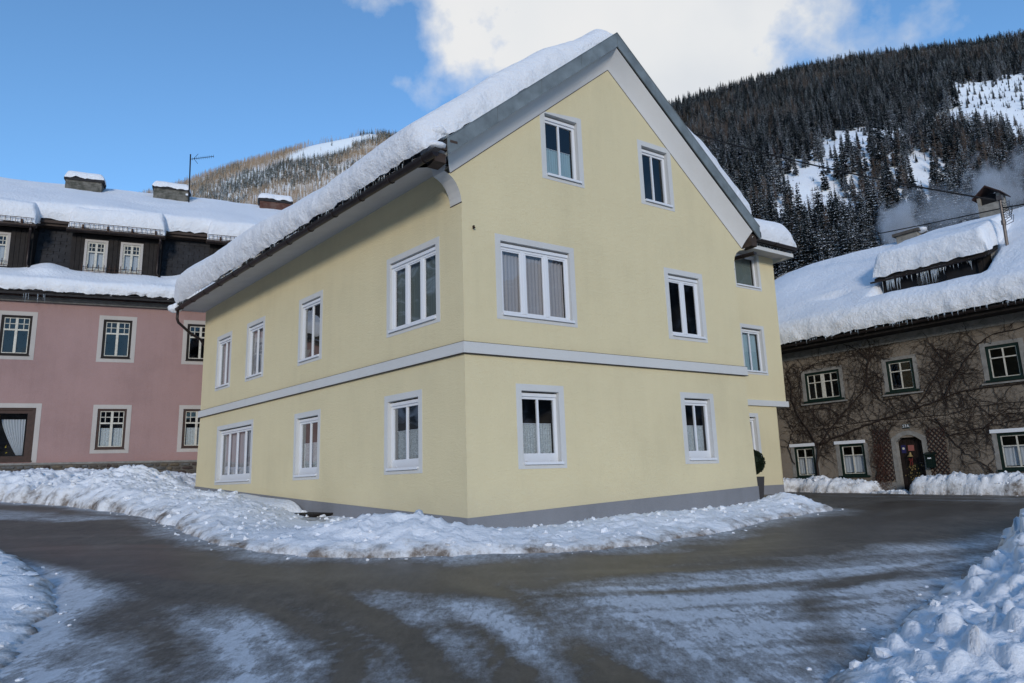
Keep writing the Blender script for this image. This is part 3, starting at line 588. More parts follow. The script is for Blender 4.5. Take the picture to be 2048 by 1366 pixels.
bank([(-8.3,11.3),(-6.5,9.8),(-5.0,7.9),(-4.2,5.8),(-3.9,2.6),(-14,2.6),(-14,12.5)], lambda X, Y: .05+.10*sstep(-X-.45*(12-Y), 2.2, 5.0), .9, 'low crusty snow verge in the near left corner of the street', res=.06, seed=33, clods=900, cr=(.03, .11), lump=.3, dirtw=.6)
def ipoly(pts): return [tuple(FI.p(a, 0, o)[:2]) for a, o in pts]
bank(ipoly([(6.5,1.25),(4,1.1),(2,1.0),(1.1,.85),(.8,.35),(.9,-.2),(6.5,-.2)]), lambda X, Y: np.full(X.shape, .40), .55, 'snow bank under the two small windows left of the arched door', res=.06, seed=41, clods=700, cr=(.04, .12), dirtw=.3)
bank(ipoly([(-.15,.5),(-.6,1.2),(-2,1.5),(-4,1.6),(-9,1.6),(-9,-.2),(-.55,-.2)]), lambda X, Y: np.full(X.shape, .56), .6, 'snow bank right of the arched door of the creeper house', res=.06, seed=43, clods=900, cr=(.04, .13), dirtw=.3)
bank(ipoly([(1.0,1.15),(-.4,1.3),(-.3,.55),(.9,.5)]), lambda X, Y: np.full(X.shape, .07), .3, 'thin snow ridge across the threshold of the arched door', res=.06, seed=44, clods=100, cr=(.03, .07), dirtw=.3)

# ------------------------------------------------------------------ YELLOW HOUSE
gx, gy = C0[0], C0[1]
YH = thing('yellow_house', (gx, gy, -1.0), 'pale yellow rendered gable house at the street corner with snow on its roof', 'house')
PLR = lambda s: -.66+(.125/3.1)*s if s < 3.1 else -.535+(.178/5.0)*(s-3.1)
PLL = lambda s: -.66+(.34/6.6)*s if s < 6.6 else -.32+(.43/7.56)*(s-6.6)
RH = 8.045; zA, zL0, zR0 = 9.564, 5.926, 5.76
rake = lambda s: zL0+(s+.247)*(zA-zL0)/(4.087+.247) if s < 4.087 else zA+(s-4.087)*(zR0-zA)/(8.417-4.087)
K8 = .8
def sc8(t): return tuple(v*K8 for v in t)
RW = dict(RU1=(.93,3.44,3.87,6.07), RU2=(6.82,8.47,3.86,6.03), RL1=(1.41,2.87,.23,2.29), RL2=(7.09,8.49,.26,2.31), RG1=(2.50,3.95,7.91,10.02), RG2=(6.11,7.51,7.90,9.99))
LW = dict(LU1=(14.50,16.08,3.87,6.11), LU2=(11.40,13.03,3.88,6.10), LU3=(7.05,8.70,3.86,6.09), LU4=(.92,3.35,3.88,6.10), LL1=(12.09,15.60,.15,2.42), LL2=(7.04,8.81,.19,2.30), LL3=(1.72,3.45,.22,2.29))
RW = {k: sc8(v) for k, v in RW.items()}; LW = {k: sc8(v) for k, v in LW.items()}
RW['RG2'] = (RW['RG2'][0], RW['RG2'][1], RW['RG2'][2], RW['RG2'][3]-.02)
bb = .13; hol = lambda S, b=bb: (S[0]+b, S[1]-b, S[2]+b, S[3]-b)
flareL = [(0,5.38),(-.015,5.5),(-.05,5.62),(-.11,5.74),(-.19,5.84),(-.29,5.91),(-.37,5.945)]
flareR = [(RH,5.15),(RH+.012,5.32),(RH+.06,5.48),(RH+.15,5.60),(RH+.28,5.69),(RH+.46,5.735)]
outl = [(0,-2.2),(8.13,-2.2),(8.118,-.7),(RH+.01,1.6)]+flareR+[(8.417,5.76),(4.087,zA),(-.247,zL0)]+flareL[::-1][1:]
wall('gable_wall', FR, outl, [hol(S) for S in RW.values()], 'yellow', YH)
EL = lambda s: 6.26-.25*s/14.1
wall('side_wall', FL, [(0,-2.2),(14.25,-2.2),(14.2,.1),(14.1,2.3),(14.1,EL(14.1)),(0,EL(0))], [hol(S) for S in LW.values()], 'yellow', YH)
# far gable and right flank
bR = FR.p(RH, 0, 0); Fflank = Fr(bR, 132.965, toward=(40, 0)); Fback = Fr(FL.p(14.1, 0, 0), 33.443, toward=(0, 99))
wall('flank_wall', Fflank, [(0,-2.2),(13.5,-2.2),(13.5,6.3),(0,6.3)], [], 'yellow', YH)
wall('back_wall', Fback, [(0,-2.2),(8.1,-2.2),(8.1,6.2),(4.0,9.6),(0,6.2)], [], 'yellow', YH)
lab = {}
ckw = dict(RU1=dict(nsash=3, wide=True, curtain='sheer', label='triple window with drawn sheer curtains'), RU2=dict(nsash=2, wide=True, dark='roomdark', label='dark double window under the right eave'),
 RL1=dict(curtain='lace', half=True, tall_rail=True, label='ground floor window with half lace curtain nearest the corner'), RL2=dict(curtain='lace', half=True, tall_rail=True, label='ground floor window with half lace curtain, right'),
 RG1=dict(curtain='blind', half=True, dark='roomdark', cut=rake, label='attic window with half drawn pleated blind'), RG2=dict(dark='roomdark', cut=rake, label='attic window without blind'))
for k, S in RW.items(): modwin(FR, S, YH, dep=-.075 if k[1] == 'U' else -.11, **ckw[k])
lkw = dict(LU1=dict(curtain='sheer'), LU2=dict(curtain='sheer'), LU3=dict(label='upper side window with things on shelves'), LU4=dict(nsash=3, wide=True, curtain='darkdrape', label='triple upper window next to the corner'), LL1=dict(nsash=4, curtain='sheer', tall_rail=True, label='four light ground floor window'), LL2=dict(curtain='lace', half=True, tall_rail=True), LL3=dict(curtain='lace', half=True, tall_rail=True))
for k, S in LW.items(): modwin(FL, S, YH, sill_ext=.0, dep=-.06 if k[1] == 'U' else -.095, **lkw[k])
# string course
mb = MB(); zb0, zb1 = 2.357, 2.574; pj = .05
def lstrip(mb, z0, z1, o, aR, aL):
    c = np.array(C0)+0; # mitred outer corner of the two offset planes
    A = np.array([FR.n[:2], FL.n[:2]]); off = np.linalg.solve(A, np.array([o, o])); K = np.array(C0)[:2]+off
    for fr, aa in ((FR, aR), (FL, aL)):
        e = fr.p(aa, 0, o)[:2]; i0 = np.array(C0)[:2]; i1 = fr.p(aa, 0, -.01)[:2]
        mb.hexa([(*K, z0), (*e, z0), (*i1, z0), (*i0, z0), (*K, z1), (*e, z1), (*i1, z1), (*i0, z1)])
lstrip(mb, zb0, zb1, pj, 8.10, 14.17); mb.build('string_course', 'trimgrey', YH)
mb = MB(); lstrip(mb, zb0-.012, zb0, pj+.008, 8.11, 14.18); lstrip(mb, zb1, zb1+.006, pj+.004, 8.11, 14.18); mb.build('drip_and_shadow_line', 'gutter', YH)  # dark lower strip also stands in for the shadow line under the band
# plinth, its top following the street
mb = MB(); A2 = np.array([FR.n[:2], FL.n[:2]]); off = np.linalg.solve(A2, np.array([.012, .012])); K = np.array(C0)[:2]+off
for fr, fn_, ss in ((FR, PLR, [0, 1.5, 3.1, 5, 6.5, 8.125]), (FL, PLL, [0, 2, 4, 6.6, 9, 11.5, 14.25])):
    for a0, a1 in zip(ss, ss[1:]):
        P = []
        for z in (0, 1):
            for a, o in ((a0, .012), (a1, .012), (a1, -.01), (a0, -.01)):
                q = fr.p(a, 0, o)
                if a == 0 and o > 0: q = np.array([*K, 0])
                q[2] = fn_(a) if z else -2.2; P.append(q)
        mb.hexa(P)
mb.build('plinth', 'plinth', YH)
# coved cornice of the gable
def coved():
    V = []; F = []; cols = []
    line = [(-.247, zL0, -.45)]+[(s, rake(s), s) for s in (1, 2, 3)]+[(4.087, zA, 4.10)]+[(s, rake(s), s) for s in (5, 6, 7)]+[(8.417, zR0, 8.52)]
    n = 7
    for s, z, so in line:
        zo = {-.45: 6.235, 8.52: 6.15}.get(so, z+.445)
        for k in range(n):
            t = k/(n-1)*math.pi/2; u_ = k/(n-1); V.append(FR.p(s+(so-s)*u_, z+(zo-z)*u_, .004+.31*u_**1.3))
    for i in range(len(line)-1):
        for k in range(n-1): F.append((i*n+k, (i+1)*n+k, (i+1)*n+k+1, i*n+k+1))
    o = mk('cove_cornice', V, F, 'covewhite', YH, smooth=True)
    # dark joint between cove and wall
    g = MB()
    for (s, z, _), (s2, z2, _2) in zip(line, line[1:]): g.tube([FR.p(s, z-.004, .004), FR.p(s2, z2-.004, .004)], .008, 4)
    g.build('cove_joint', 'soffitdark', YH)
coved()
# flared brackets under both ends of the cornice
def flare(name, pts, depth, sgn):
    V = []; F = []
    for s, z in pts: V += [FR.p(s, z, .0), FR.p(s, z, 0)+FL.d*depth*(1 if sgn < 0 else 1)]
    for i in range(len(pts)-1): F.append((2*i, 2*i+1, 2*i+3, 2*i+2))
    m_ = len(V)
    s, z = pts[-1]; V += [FR.p(s-.09 if sgn < 0 else s+.06, z+.30, .30), FR.p(s-.09 if sgn < 0 else s+.06, z+.34, 0)+FL.d*depth]
    F.append((m_-2, m_-1, m_+1, m_))
    # back cheek of the flare
    b = len(V); q = [FR.p(s_, z_, 0)+FL.d*depth for s_, z_ in pts]; q.append(FR.p(pts[0][0], pts[-1][1]+.3, 0)+FL.d*depth); V += q; F.append(tuple(range(b, b+len(q))))
    mk(name, V, F, 'trimgrey', YH)
    g = MB(); s, z = pts[0]; a = FR.p(s, z-.008, .004); c = a+FL.d*depth; g.tube([a, c], .012, 4); g.build('drip_edge', 'gutter', YH)
flare('eave_bracket', flareL, .36, -1); flare('eave_bracket', flareR, .36, 1)
# soffit and fascia of the left eave
ss = [.34, 4, 8, 12, 14.28]; V = []; F = []
for s in ss: V += [FL.p(s, EL(s), 0), FL.p(s, 5.98, .80), FL.p(s, 6.03, .84), FL.p(s, 6.14, .86)]
for i in range(len(ss)-1): F += [(4*i, 4*i+1, 4*i+5, 4*i+4), (4*i+1, 4*i+2, 4*i+6, 4*i+5), (4*i+2, 4*i+3, 4*i+7, 4*i+6)]
mk('eave_soffit', V, F, 'soffit', YH)
# roof planes: left slope over FL (b inwards), ridge at b=4.0
def RP(a, b, z): q = np.array(C0)+FL.d*a-FL.n*b; q = q.copy(); q[2] = z; return q
ZR, BR = 10.36, 4.03; SL = (ZR-6.13)/(BR+.90); SRt = .885
def zroof(b): return ZR-SL*(BR-b) if b < BR else ZR-SRt*(b-BR)
def verge(b, o): # a on the gable plane offset o at depth b
    # point C0+dL*a-nL*b with (.-C0).nR = o
    return (o+b*float(FL.n @ FR.n))/float(FL.d @ FR.n)
roofp = MB()
for b0, b1 in ((-.90, BR), (BR, 8.72)):
    P = []
    for dz in (-.16, -.02):
        for a, b in ((verge(b0, .30), b0), (14.36, b0), (14.36, b1), (verge(b1, .30), b1)): P.append(RP(a, b, zroof(b)+dz))
    roofp.hexa(P)
RO = roofp.build('roof', 'roofdark', YH)
# verge fascia in sheet zinc: lengths with standing joints
def vfascia(b0, b1, name, n):
    bs = np.linspace(b0, b1, n+1)
    for x0, x1 in zip(bs, bs[1:]):
        e = .004; P = []
        for dz0, dz1 in ((-.345, -.345), (.012, .012)):
            for b, o in ((x0+e, .345), (x1-e, .345), (x1-e, .315), (x0+e, .315)): P.append(RP(verge(b, o), b, zroof(b)+dz0))
        g = MB(); g.hexa(P)
        P = [RP(verge(b, o), b, zroof(b)+dz) for dz in (.012, .03) for b, o in ((x0, .355), (x1, .355), (x1, .10), (x0, .10))]; g.hexa(P); g.build(name, 'zinc', RO)
vfascia(-.52, BR, 'verge_flashing', 4); vfascia(BR, 8.62, 'verge_flashing', 4)
# gutters with brackets
def gutter(fr, a0, a1, z, o, r, parent, step=1.0):
    V = []; F = []; n = 9
    for a in (a0, a1):
        for rr in (r, r-.012):
            for k in range(n): t = math.pi+math.pi*k/(n-1); V.append(fr.p(a, z+rr*math.sin(t), o+rr*math.cos(t)))
    for k in range(n-1): F += [(k, k+1, 2*n+k+1, 2*n+k), (n+k, 3*n+k, 3*n+k+1, n+k+1)]
    for b in (0, 2*n): F.append(tuple([b+k for k in range(n)]))
    for k in (0, n-1): F.append((k, n+k, 3*n+k, 2*n+k))
    mk('gutter', V, F, 'gutter', parent, smooth=False)
    a = a0+.35
    while a < a1-.1:
        g = MB(); g.tube([fr.p(a, z+(r+.01)*math.sin(math.pi+math.pi*k/8), o+(r+.01)*math.cos(math.pi+math.pi*k/8)) for k in range(9)], .011, 4); g.build('gutter_bracket', 'gutter', parent); a += step
gutter(FL, -.42, 14.36, 5.98, .93, .085, YH, 1.15)
gutter(Fflank, -.35, 4.0, 5.62, .52, .085, YH, 1.2)
g = MB(); g.tube([FL.p(14.05, 5.92, .93), FL.p(14.05, 5.62, .93), FL.p(14.06, 5.50, .88), FL.p(14.32, 5.22, .38), FL.p(14.42, 5.08, .02), FL.p(14.46, 4.8, -.18), FL.p(14.46, -.3, -.22)], .045, 10); g.build('downpipe', 'gutter', YH, smooth=True)
# broken tile end and soffit filler at the verge foot
g = MB(); g.box(FR, -.42, -.26, 6.38, 6.43, .05, .35); g.box(FR, -.62, -.42, 6.22, 6.27, .0, .30); g.box(FR, -.60, -.40, 6.33, 6.37, .0, .28); g.build('tile_end', 'soffitdark', RO)
g = MB(); g.box(FR, -.70, -.46, 5.98, 6.16, -.1, .24); g.build('eave_end', 'soffitdark', YH)
g = MB(); g.box(FR, 8.50, 8.72, 5.78, 6.10, -.1, .26); g.build('eave_end', 'soffitdark', YH)
g = MB(); g.box(FR, .235, .262, 4.86, 4.88, 0, .07); g.box(FR, .21, .235, 4.865, 4.90, .04, .09); g.build('wall_hook', 'iron', YH)
# side wing set back on the right
g = MB()
# lower storey is narrower than the upper ones
outu = [(6.0,2.19),(15.26,2.19),(15.40,7.95),(6.0,7.95)]; outd = [(6.0,-2.2),(14.64,-2.2),(14.63,-.75),(14.71,2.19),(6.0,2.19)]
WW = dict(w1=(13.10,14.60,6.34,7.82), w2=(13.12,14.46,3.27,5.04), w3=(12.45,13.66,.05,1.93))
wall('wing_wall', FA, outu, [hol(WW['w1']), hol(WW['w2'])], 'yellow', YH); wall('wing_wall', FA, outd, [hol(WW['w3'])], 'yellow', YH, o=-.02)
g.hexa([FA.p(15.26,2.19,0), FA.p(15.26,2.19,-9), FA.p(15.28,2.19,-9), FA.p(15.28,2.19,0), FA.p(15.40,7.95,0), FA.p(15.40,7.95,-9), FA.p(15.42,7.95,-9), FA.p(15.42,7.95,0)])
g.hexa([FA.p(14.63,-2.2,-.02), FA.p(14.63,-2.2,-9), FA.p(14.65,-2.2,-9), FA.p(14.65,-2.2,-.02), FA.p(14.71,2.19,-.02), FA.p(14.71,2.19,-9), FA.p(14.73,2.19,-9), FA.p(14.73,2.19,-.02)]); g.build('wing_wall', 'yellow', YH)
modwin(FA, WW['w1'], YH, nsash=1, curtain='darkdrape', label='top window of the set back wing'); modwin(FA, WW['w2'], YH, nsash=2, curtain='blind', label='middle window of the set back wing'); modwin(FA, WW['w3'], YH, nsash=2, curtain='sheer', label='ground floor window of the set back wing')
g = MB(); g.box(FA, 8, 15.36, 2.19, 2.385, -.4, .05); g.build('string_course', 'trimgrey', YH)
g = MB(); g.box(FA, 8, 14.66, -2.2, -.48, -.03, 0.0); g.build('plinth', 'plinth', YH)
mk('wing_soffit', [FA.p(6, 7.70, 0), FA.p(15.45, 7.70, 0), FA.p(15.75, 7.62, .62), FA.p(6, 7.62, .62)], [(0, 1, 2, 3)], 'soffit', YH)
g = MB(); g.box(FA, 6, 15.74, 7.61, 7.74, .62, .65); g.box(FA, 15.70, 15.74, 7.61, 7.9, -3, .62); g.build('wing_fascia', 'trimgrey', YH)
gutter(FA, 7, 15.80, 7.93, .76, .085, YH, 1.2)
WR = MB(); WR.hexa([FA.p(6, 7.80, .70), FA.p(15.8, 7.80, .70), FA.p(15.8, 10.2, -3.6), FA.p(6, 10.2, -3.6), FA.p(6, 7.92, .70), FA.p(15.8, 7.92, .70), FA.p(15.8, 10.32, -3.6), FA.p(6, 10.32, -3.6)]); WR.build('wing_roof', 'roofdark', YH)

# snow on the yellow house
nl = np.array(-FL.n*(-SL)*1.0); nl = FL.n*SL*.75+np.array([0, 0, 1]); nr = -FL.n*SRt*.7+np.array([0, 0, 1])
v0 = verge(-.95, .27); v1 = verge(BR, .27)
def lowfn(U, V): return 1+(-.10+.30*sstep(U, 3.0, 11.0))*(1-sstep(V, .8, 3.2))-.36*sstep(V, 4.3, 6.0)+0*U
snow_slab('roof_snow', RP(v0, -.95, zroof(-.95)+.06), RP(14.30, -.95, zroof(-.95)+.06), RP(v1, BR+.05, ZR+.01), RP(14.30, BR+.05, ZR+.01),   .60, (.50, .5, .52, .16), 'thick snow blanket on the left slope of the yellow house roof', du=.10, nrm=nl, amp=.042, low=.08, seed=5, fn=lowfn, rag=.0)
v2 = verge(8.6, .27)
snow_slab('roof_snow', RP(v1, BR+.5, zroof(BR+.5)+.02), RP(14.3, BR+.5, zroof(BR+.5)+.02), RP(v2, 8.45, zroof(8.45)+.02), RP(14.3, 8.45, zroof(8.45)+.02), .60, (.16, .3, .5, .3), 'thin snow layer on the right slope of the yellow house roof', du=.14, nrm=nr, amp=.04, low=.3, seed=9, fn=lambda U, V: .45+.55*sstep(V, .3, 3.2)+0*U)
snow_slab('roof_snow', FA.p(6, 7.93, .80), FA.p(15.82, 7.93, .80), FA.p(6, 10.3, -3.6), FA.p(15.82, 10.3, -3.6), .72, (.3, .62, .55, .2), 'rounded snow cushion on the roof of the set back wing', du=.16, nrm=(FA.n*.3+np.array([0, 0, 1])), amp=.05, seed=14)
def blob(name, c, r, label, seed=1, mname='snow', seg=22, amp=.25, cat='snow'):
    th, ph = np.meshgrid(np.linspace(0, math.pi, seg), np.linspace(0, 2*math.pi, seg*2), indexing='ij')
    D = np.stack([np.sin(th)*np.cos(ph), np.sin(th)*np.sin(ph), np.cos(th)], -1); Dn = D.copy(); Dn[:, -1] = Dn[:, 0]
    G = np.array(c)+Dn*np.array(r)*(1+amp*fbm(Dn*1.7+seed*3.1, 4, seed))[..., None]; o, _ = grid_mesh(name, G, mname); return tag(o, label, cat, kind='stuff')
blob('hanging_snow', FR.p(-.52, 6.62, .02), (.24, .30, .15), 'upper snow tongue curling over the roof edge above the eave bracket', 3)
blob('hanging_snow', FR.p(-.60, 6.30, .02), (.30, .34, .13), 'lower snow tongue lying on the gutter end above the eave bracket', 4)
blob('hanging_snow', FL.p(14.25, 6.02, .95), (.22, .16, .16), 'small snow clump on the far left gutter end', 6)
def icicles(name, fr, pts, label, r=(.006, .014), n=4):
    g = MB()
    for a, z, o, ln in pts: rr = random.uniform(*r); g.tube([fr.p(a, z, o), fr.p(a+.01, z-ln*.5, o), fr.p(a+.005, z-ln, o)], [rr, rr*.65, rr*.12], n)
    o = g.build(name, 'ice', smooth=True); return tag(o, label, 'icicles', kind='stuff')
icicles('icicles', FL, [(random.uniform(.3, 14), 6.16+random.uniform(-.01, .04), .90+random.uniform(0, .06), random.uniform(.05, .15)) for _ in range(120)], 'row of small icicles between roof snow and gutter of the yellow house')
icicles('icicles', FR, [(-.46, 6.22, .22, .30), (-.49, 6.24, .2, .18), (-.43, 6.2, .24, .14)], 'long thin icicles hanging beside the curved eave bracket')
# cellar hatch
g = MB(); g.box(FL, 4.95, 6.1, -1.2, -.66, .02, .48); g.box(FL, 4.9, 6.15, -.66, -.62, .015, .52); tag(g.build('cellar_hatch', 'darkwood', loc=tuple(FL.p(5.5, -1.0, .3))), 'dark cellar hatch box half buried in snow against the yellow wall', 'hatch')
snow_slab('snow_mound', FL.p(6.1, -.75, 1.3), FL.p(10.5, -.52, 1.5), FL.p(6.1, -.70, .1), FL.p(10.5, -.45, .1), .36, (.7, .8, .6, .15), 'smooth rounded snow mound beside the cellar hatch', du=.12, amp=.02, seed=50)

# ------------------------------------------------------------------ PINK HOUSE
PH = thing('pink_house', tuple(FP.p(-3, 0.0, 0)), 'old pink house with dark mansard attic and stone footing, left of the yellow house', 'house')
PW = dict(UW0=(-9.1,-7.83,4.85,6.65), UW1=(-7.03,-5.77,4.85,6.65), UW2=(-3.78,-2.51,4.85,6.65), UW3=(-.87,.40,4.85,6.63), LW2=(-3.73,-2.47,1.43,3.23), LW3=(-.84,.43,1.44,3.24), LW4=(2.2,3.47,1.44,3.24), UW4=(2.2,3.47,4.85,6.63))
SHOP = (-8.2,-5.36,1.14,3.26)
wall('pink_wall', FP, [(-12,-.4),(6,-.4),(6,7.3),(-12,7.3)], [hol(S,.15) for S in PW.values()]+[(-8.0,-5.52,1.16,3.10)], 'pink', PH)
for k, S in PW.items(): oldwin(FP, S, PH, frame='darkwood' if k[0] == 'U' else 'brownwood', curtain=1 if k in ('LW2','LW3','LW4') else False, label={'UW2': 'upper window between the cornice and the lower curtained window', 'LW2': 'ground floor window with pale half curtains'}.get(k))
# shop window
g = MB(); g.box(FP, -8.2, -8.0, 1.14, 3.26, -.02, .008); g.box(FP, -5.52, -5.36, 1.14, 3.26, -.02, .008); g.box(FP, -8.0, -5.52, 3.10, 3.26, -.02, .008); w = g.build('window', 'cream', PH); w['label'] = 'wide shop window with gathered white curtains and plants'
g = MB(); ring(g, FP, (-8.0,-5.52,1.16,3.10), (-7.90,-5.63,1.28,3.02), -.16, -.03); g.box(FP, -8.02, -5.5, 1.16, 1.22, -.1, .03); g.build('frame', 'brownwood', w)
g = MB(); ring(g, FP, (-7.90,-5.63,1.28,3.02), (-7.84,-5.78,1.38,2.90), -.15, -.07); g.build('sash', 'brownwood', w)
g = MB(); g.box(FP, -6.73, -6.62, 1.4, 2.85, -.15, -.06); g.build('mullion', 'orangewood', w)
mk('pane', [FP.p(-7.9,1.3,-.11), FP.p(-5.64,1.3,-.11), FP.p(-5.64,3.0,-.11), FP.p(-7.9,3.0,-.11)], [(0,1,2,3)], 'glassold', w); room(FP, (-8.0,-5.52,1.16,3.1), -.17, w, 'roomdark')
for x0, x1, sg in ((-6.6, -5.86, 1), (-7.6, -6.78, -1)):     # gathered curtains drawn to one side
    n = 46; zs = np.linspace(2.70, 1.42, 12); G = np.zeros((n, 12, 3))
    for j, z in enumerate(zs):
        t = j/11; k = t**1.3
        a_ = (x0+(x1-x0-.20)*k if sg > 0 else x0), (x1 if sg > 0 else x1-(x1-x0-.20)*k)
        a = np.linspace(*a_, n); G[:, j] = FP.p(a, z+.0*a, -.24+.025*np.sin(np.arange(n)*1.15)*(1-.3*t))
    grid_mesh('curtain', G, 'drape', w)
g = MB()
for _ in range(60):
    a = -6.85+random.gauss(0, .22); z = 1.45+abs(random.gauss(0, .10)); c = FP.p(a, z, -.22+random.uniform(-.03, .03)); d = np.array([random.uniform(-.1, .1), random.uniform(-.03, .03), random.uniform(.0, .09)])
    sd_ = np.array([.02, 0, .02]); g.add([c, c+d*.5+sd_, c+d, c+d*.5-sd_], [(0, 1, 2, 3)], random.random() < .55)
g.build('window_plant', ['leafgreen', 'leafyellow'], w)
g = MB(); g.box(FP, -12, 6, 1.06, 1.13, -.02, .06); g.build('footing_ledge', 'stone_trim', PH)
g = MB(); g.box(FP, -12, 6, -.5, 1.06, -.02, .03); g.build('footing_mortar', 'mortar', PH)
g = MB(); g.box(FP, -12, 6, 7.02, 7.16, -.02, .12); g.box(FP, -12, 6, 7.10, 7.19, .12, .22); g.build('cornice', 'stone_trim', PH)
# rubble stones of the footing, one by one
def stone_mesh(seed, m):
    r_ = random.Random(seed); n = r_.choice([6, 7, 8]); V = []; ph = r_.random()*6
    pts = []
    for k in range(n):
        a = 2*math.pi*k/n+ph+r_.uniform(-.2, .2); c, s = math.cos(a), math.sin(a); e = .62
        pts.append((.5*math.copysign(abs(c)**e, c)*r_.uniform(.88, 1), .5*math.copysign(abs(s)**e, s)*r_.uniform(.88, 1)))
    for sc_, o in ((1, 0), (.96, .55), (.72, 1.0)): V += [(x*sc_, o, y*sc_) for x, y in pts]
    V.append((0, 1.08, 0)); F = []
    for l in range(2):
        for k in range(n): F.append((l*n+k, l*n+(k+1) % n, (l+1)*n+(k+1) % n, (l+1)*n+k))
    F += [(2*n+k, 2*n+(k+1) % n, 3*n) for k in range(n)]
    me = bpy.data.meshes.new('stone'); me.from_pydata(V, [], F); me.materials.append(M[m]); me.polygons.foreach_set('use_smooth', [True]*len(F)); return me
SM = [stone_mesh(k, ['stoneA','stoneB','stoneC','stoneD'][k % 4]) for k in range(16)]
def put_stone(fr, a, z, wd, ht, parent, dep=.05):
    o = bpy.data.objects.new('stone', random.choice(SM)); COL.objects.link(o); o.parent = parent
    d, n = fr.d*wd, fr.n*dep; p = fr.p(a, z, .028)-np.array(base_of(parent))
    o.matrix_local = Matrix(((d[0], n[0], 0, p[0]), (d[1], n[1], 0, p[1]), (0, 0, ht, p[2]), (0, 0, 0, 1)))
z = 1.04
for row in range(6):
    ht = random.uniform(.13, .24) if row else .13; a = -7.6+random.uniform(-.1, .1)
    while a < -.05:
        wd = random.uniform(.20, .52)*(1.2 if ht > .17 else .9)
        if random.random() < .25 and ht > .16:
            put_stone(FP, a+wd/2, z-ht*.25, wd*.95, ht*.46, PH); put_stone(FP, a+wd*.25, z-ht*.75, wd*.45, ht*.44, PH); put_stone(FP, a+wd*.75, z-ht*.75, wd*.45, ht*.44, PH)
        else: put_stone(FP, a+wd/2, z-ht/2, wd*.95, ht*.93*random.uniform(.9, 1.05), PH)
        a += wd
    z -= ht
# lower roof skirt, mansard wall, dormers, upper roof
def slab(fr, a0, a1, z0, o0, z1, o1, th, m, name, parent):
    g = MB(); g.hexa([fr.p(a0, z0-th, o0), fr.p(a1, z0-th, o0), fr.p(a1, z1-th, o1), fr.p(a0, z1-th, o1), fr.p(a0, z0, o0), fr.p(a1, z0, o0), fr.p(a1, z1, o1), fr.p(a0, z1, o1)]); return g.build(name, m, parent)
slab(FP, -12, 6, 7.27, .62, 8.3, -1.3, .10, 'roofdark', 'eave_roof', PH)
g = MB()
a = -12
while a < 6: g.tube([FP.p(a, 7.30, .64), FP.p(a+.14, 7.305+random.uniform(-.02, .02), .66), FP.p(a+.28, 7.30, .63)], .035, 5); a += .28
o = g.build('eave_tiles', 'roofdark', PH); o['kind'] = 'stuff'
mk('mansard_back', [FP.p(-12,7.8,-.95), FP.p(6,7.8,-.95), FP.p(6,10.75,-1.35), FP.p(-12,10.75,-1.35)], [(0,1,2,3)], 'roofdark', PH)
g = MB(); z = 8.05; k = 0          # shingle courses
DS = [(-9.6,-6.32),(-5.05,-1.9),(-.1,3.1)]
def in_dorm(a): return any(x-.02 < a < y+.02 for x, y in DS)
while z < 10.6:
    o0 = -.95+(7.8-z)*.135
    for x0, x1 in ((-6.32,-5.05),(-1.9,-.1),(-12,-9.6),(3.1,6)):
        a = x0+(.0 if k % 2 else -.2)
        while a < x1:
            b0, b1 = max(a, x0), min(a+.38, x1)
            if b1-b0 > .03:
                j = random.uniform(-.006, .012); g.hexa([FP.p(b0, z, o0+.008), FP.p(b1-.008, z, o0+.008), FP.p(b1-.008, z, o0+.03+j), FP.p(b0, z, o0+.03+j), FP.p(b0, z+.165, o0-.02), FP.p(b1-.008, z+.165, o0-.02), FP.p(b1-.008, z+.165, o0+.005), FP.p(b0, z+.165, o0+.005)])
            a += .40
    z += .15; k += 1
o = g.build('shingles', 'shingle', PH); o['kind'] = 'stuff'
URS = .565; zu = lambda o: 10.62+(-o-.85)*URS        # upper roof height over offset o
slab(FP, -12, 6.5, zu(-.85), -.85, zu(-6.3), -6.3, .12, 'roofdark', 'upper_roof', PH); slab(FP, -12, 6.5, zu(-6.3), -6.3, 9.5, -12, .12, 'roofdark', 'upper_roof', PH)
g = MB(); g.box(FP, -12, 6, 10.36, 10.52, -1.3, -.90); g.box(FP, -12, 6, 10.45, 10.56, -.90, -.80); g.build('attic_cornice', 'soffitdark', PH)
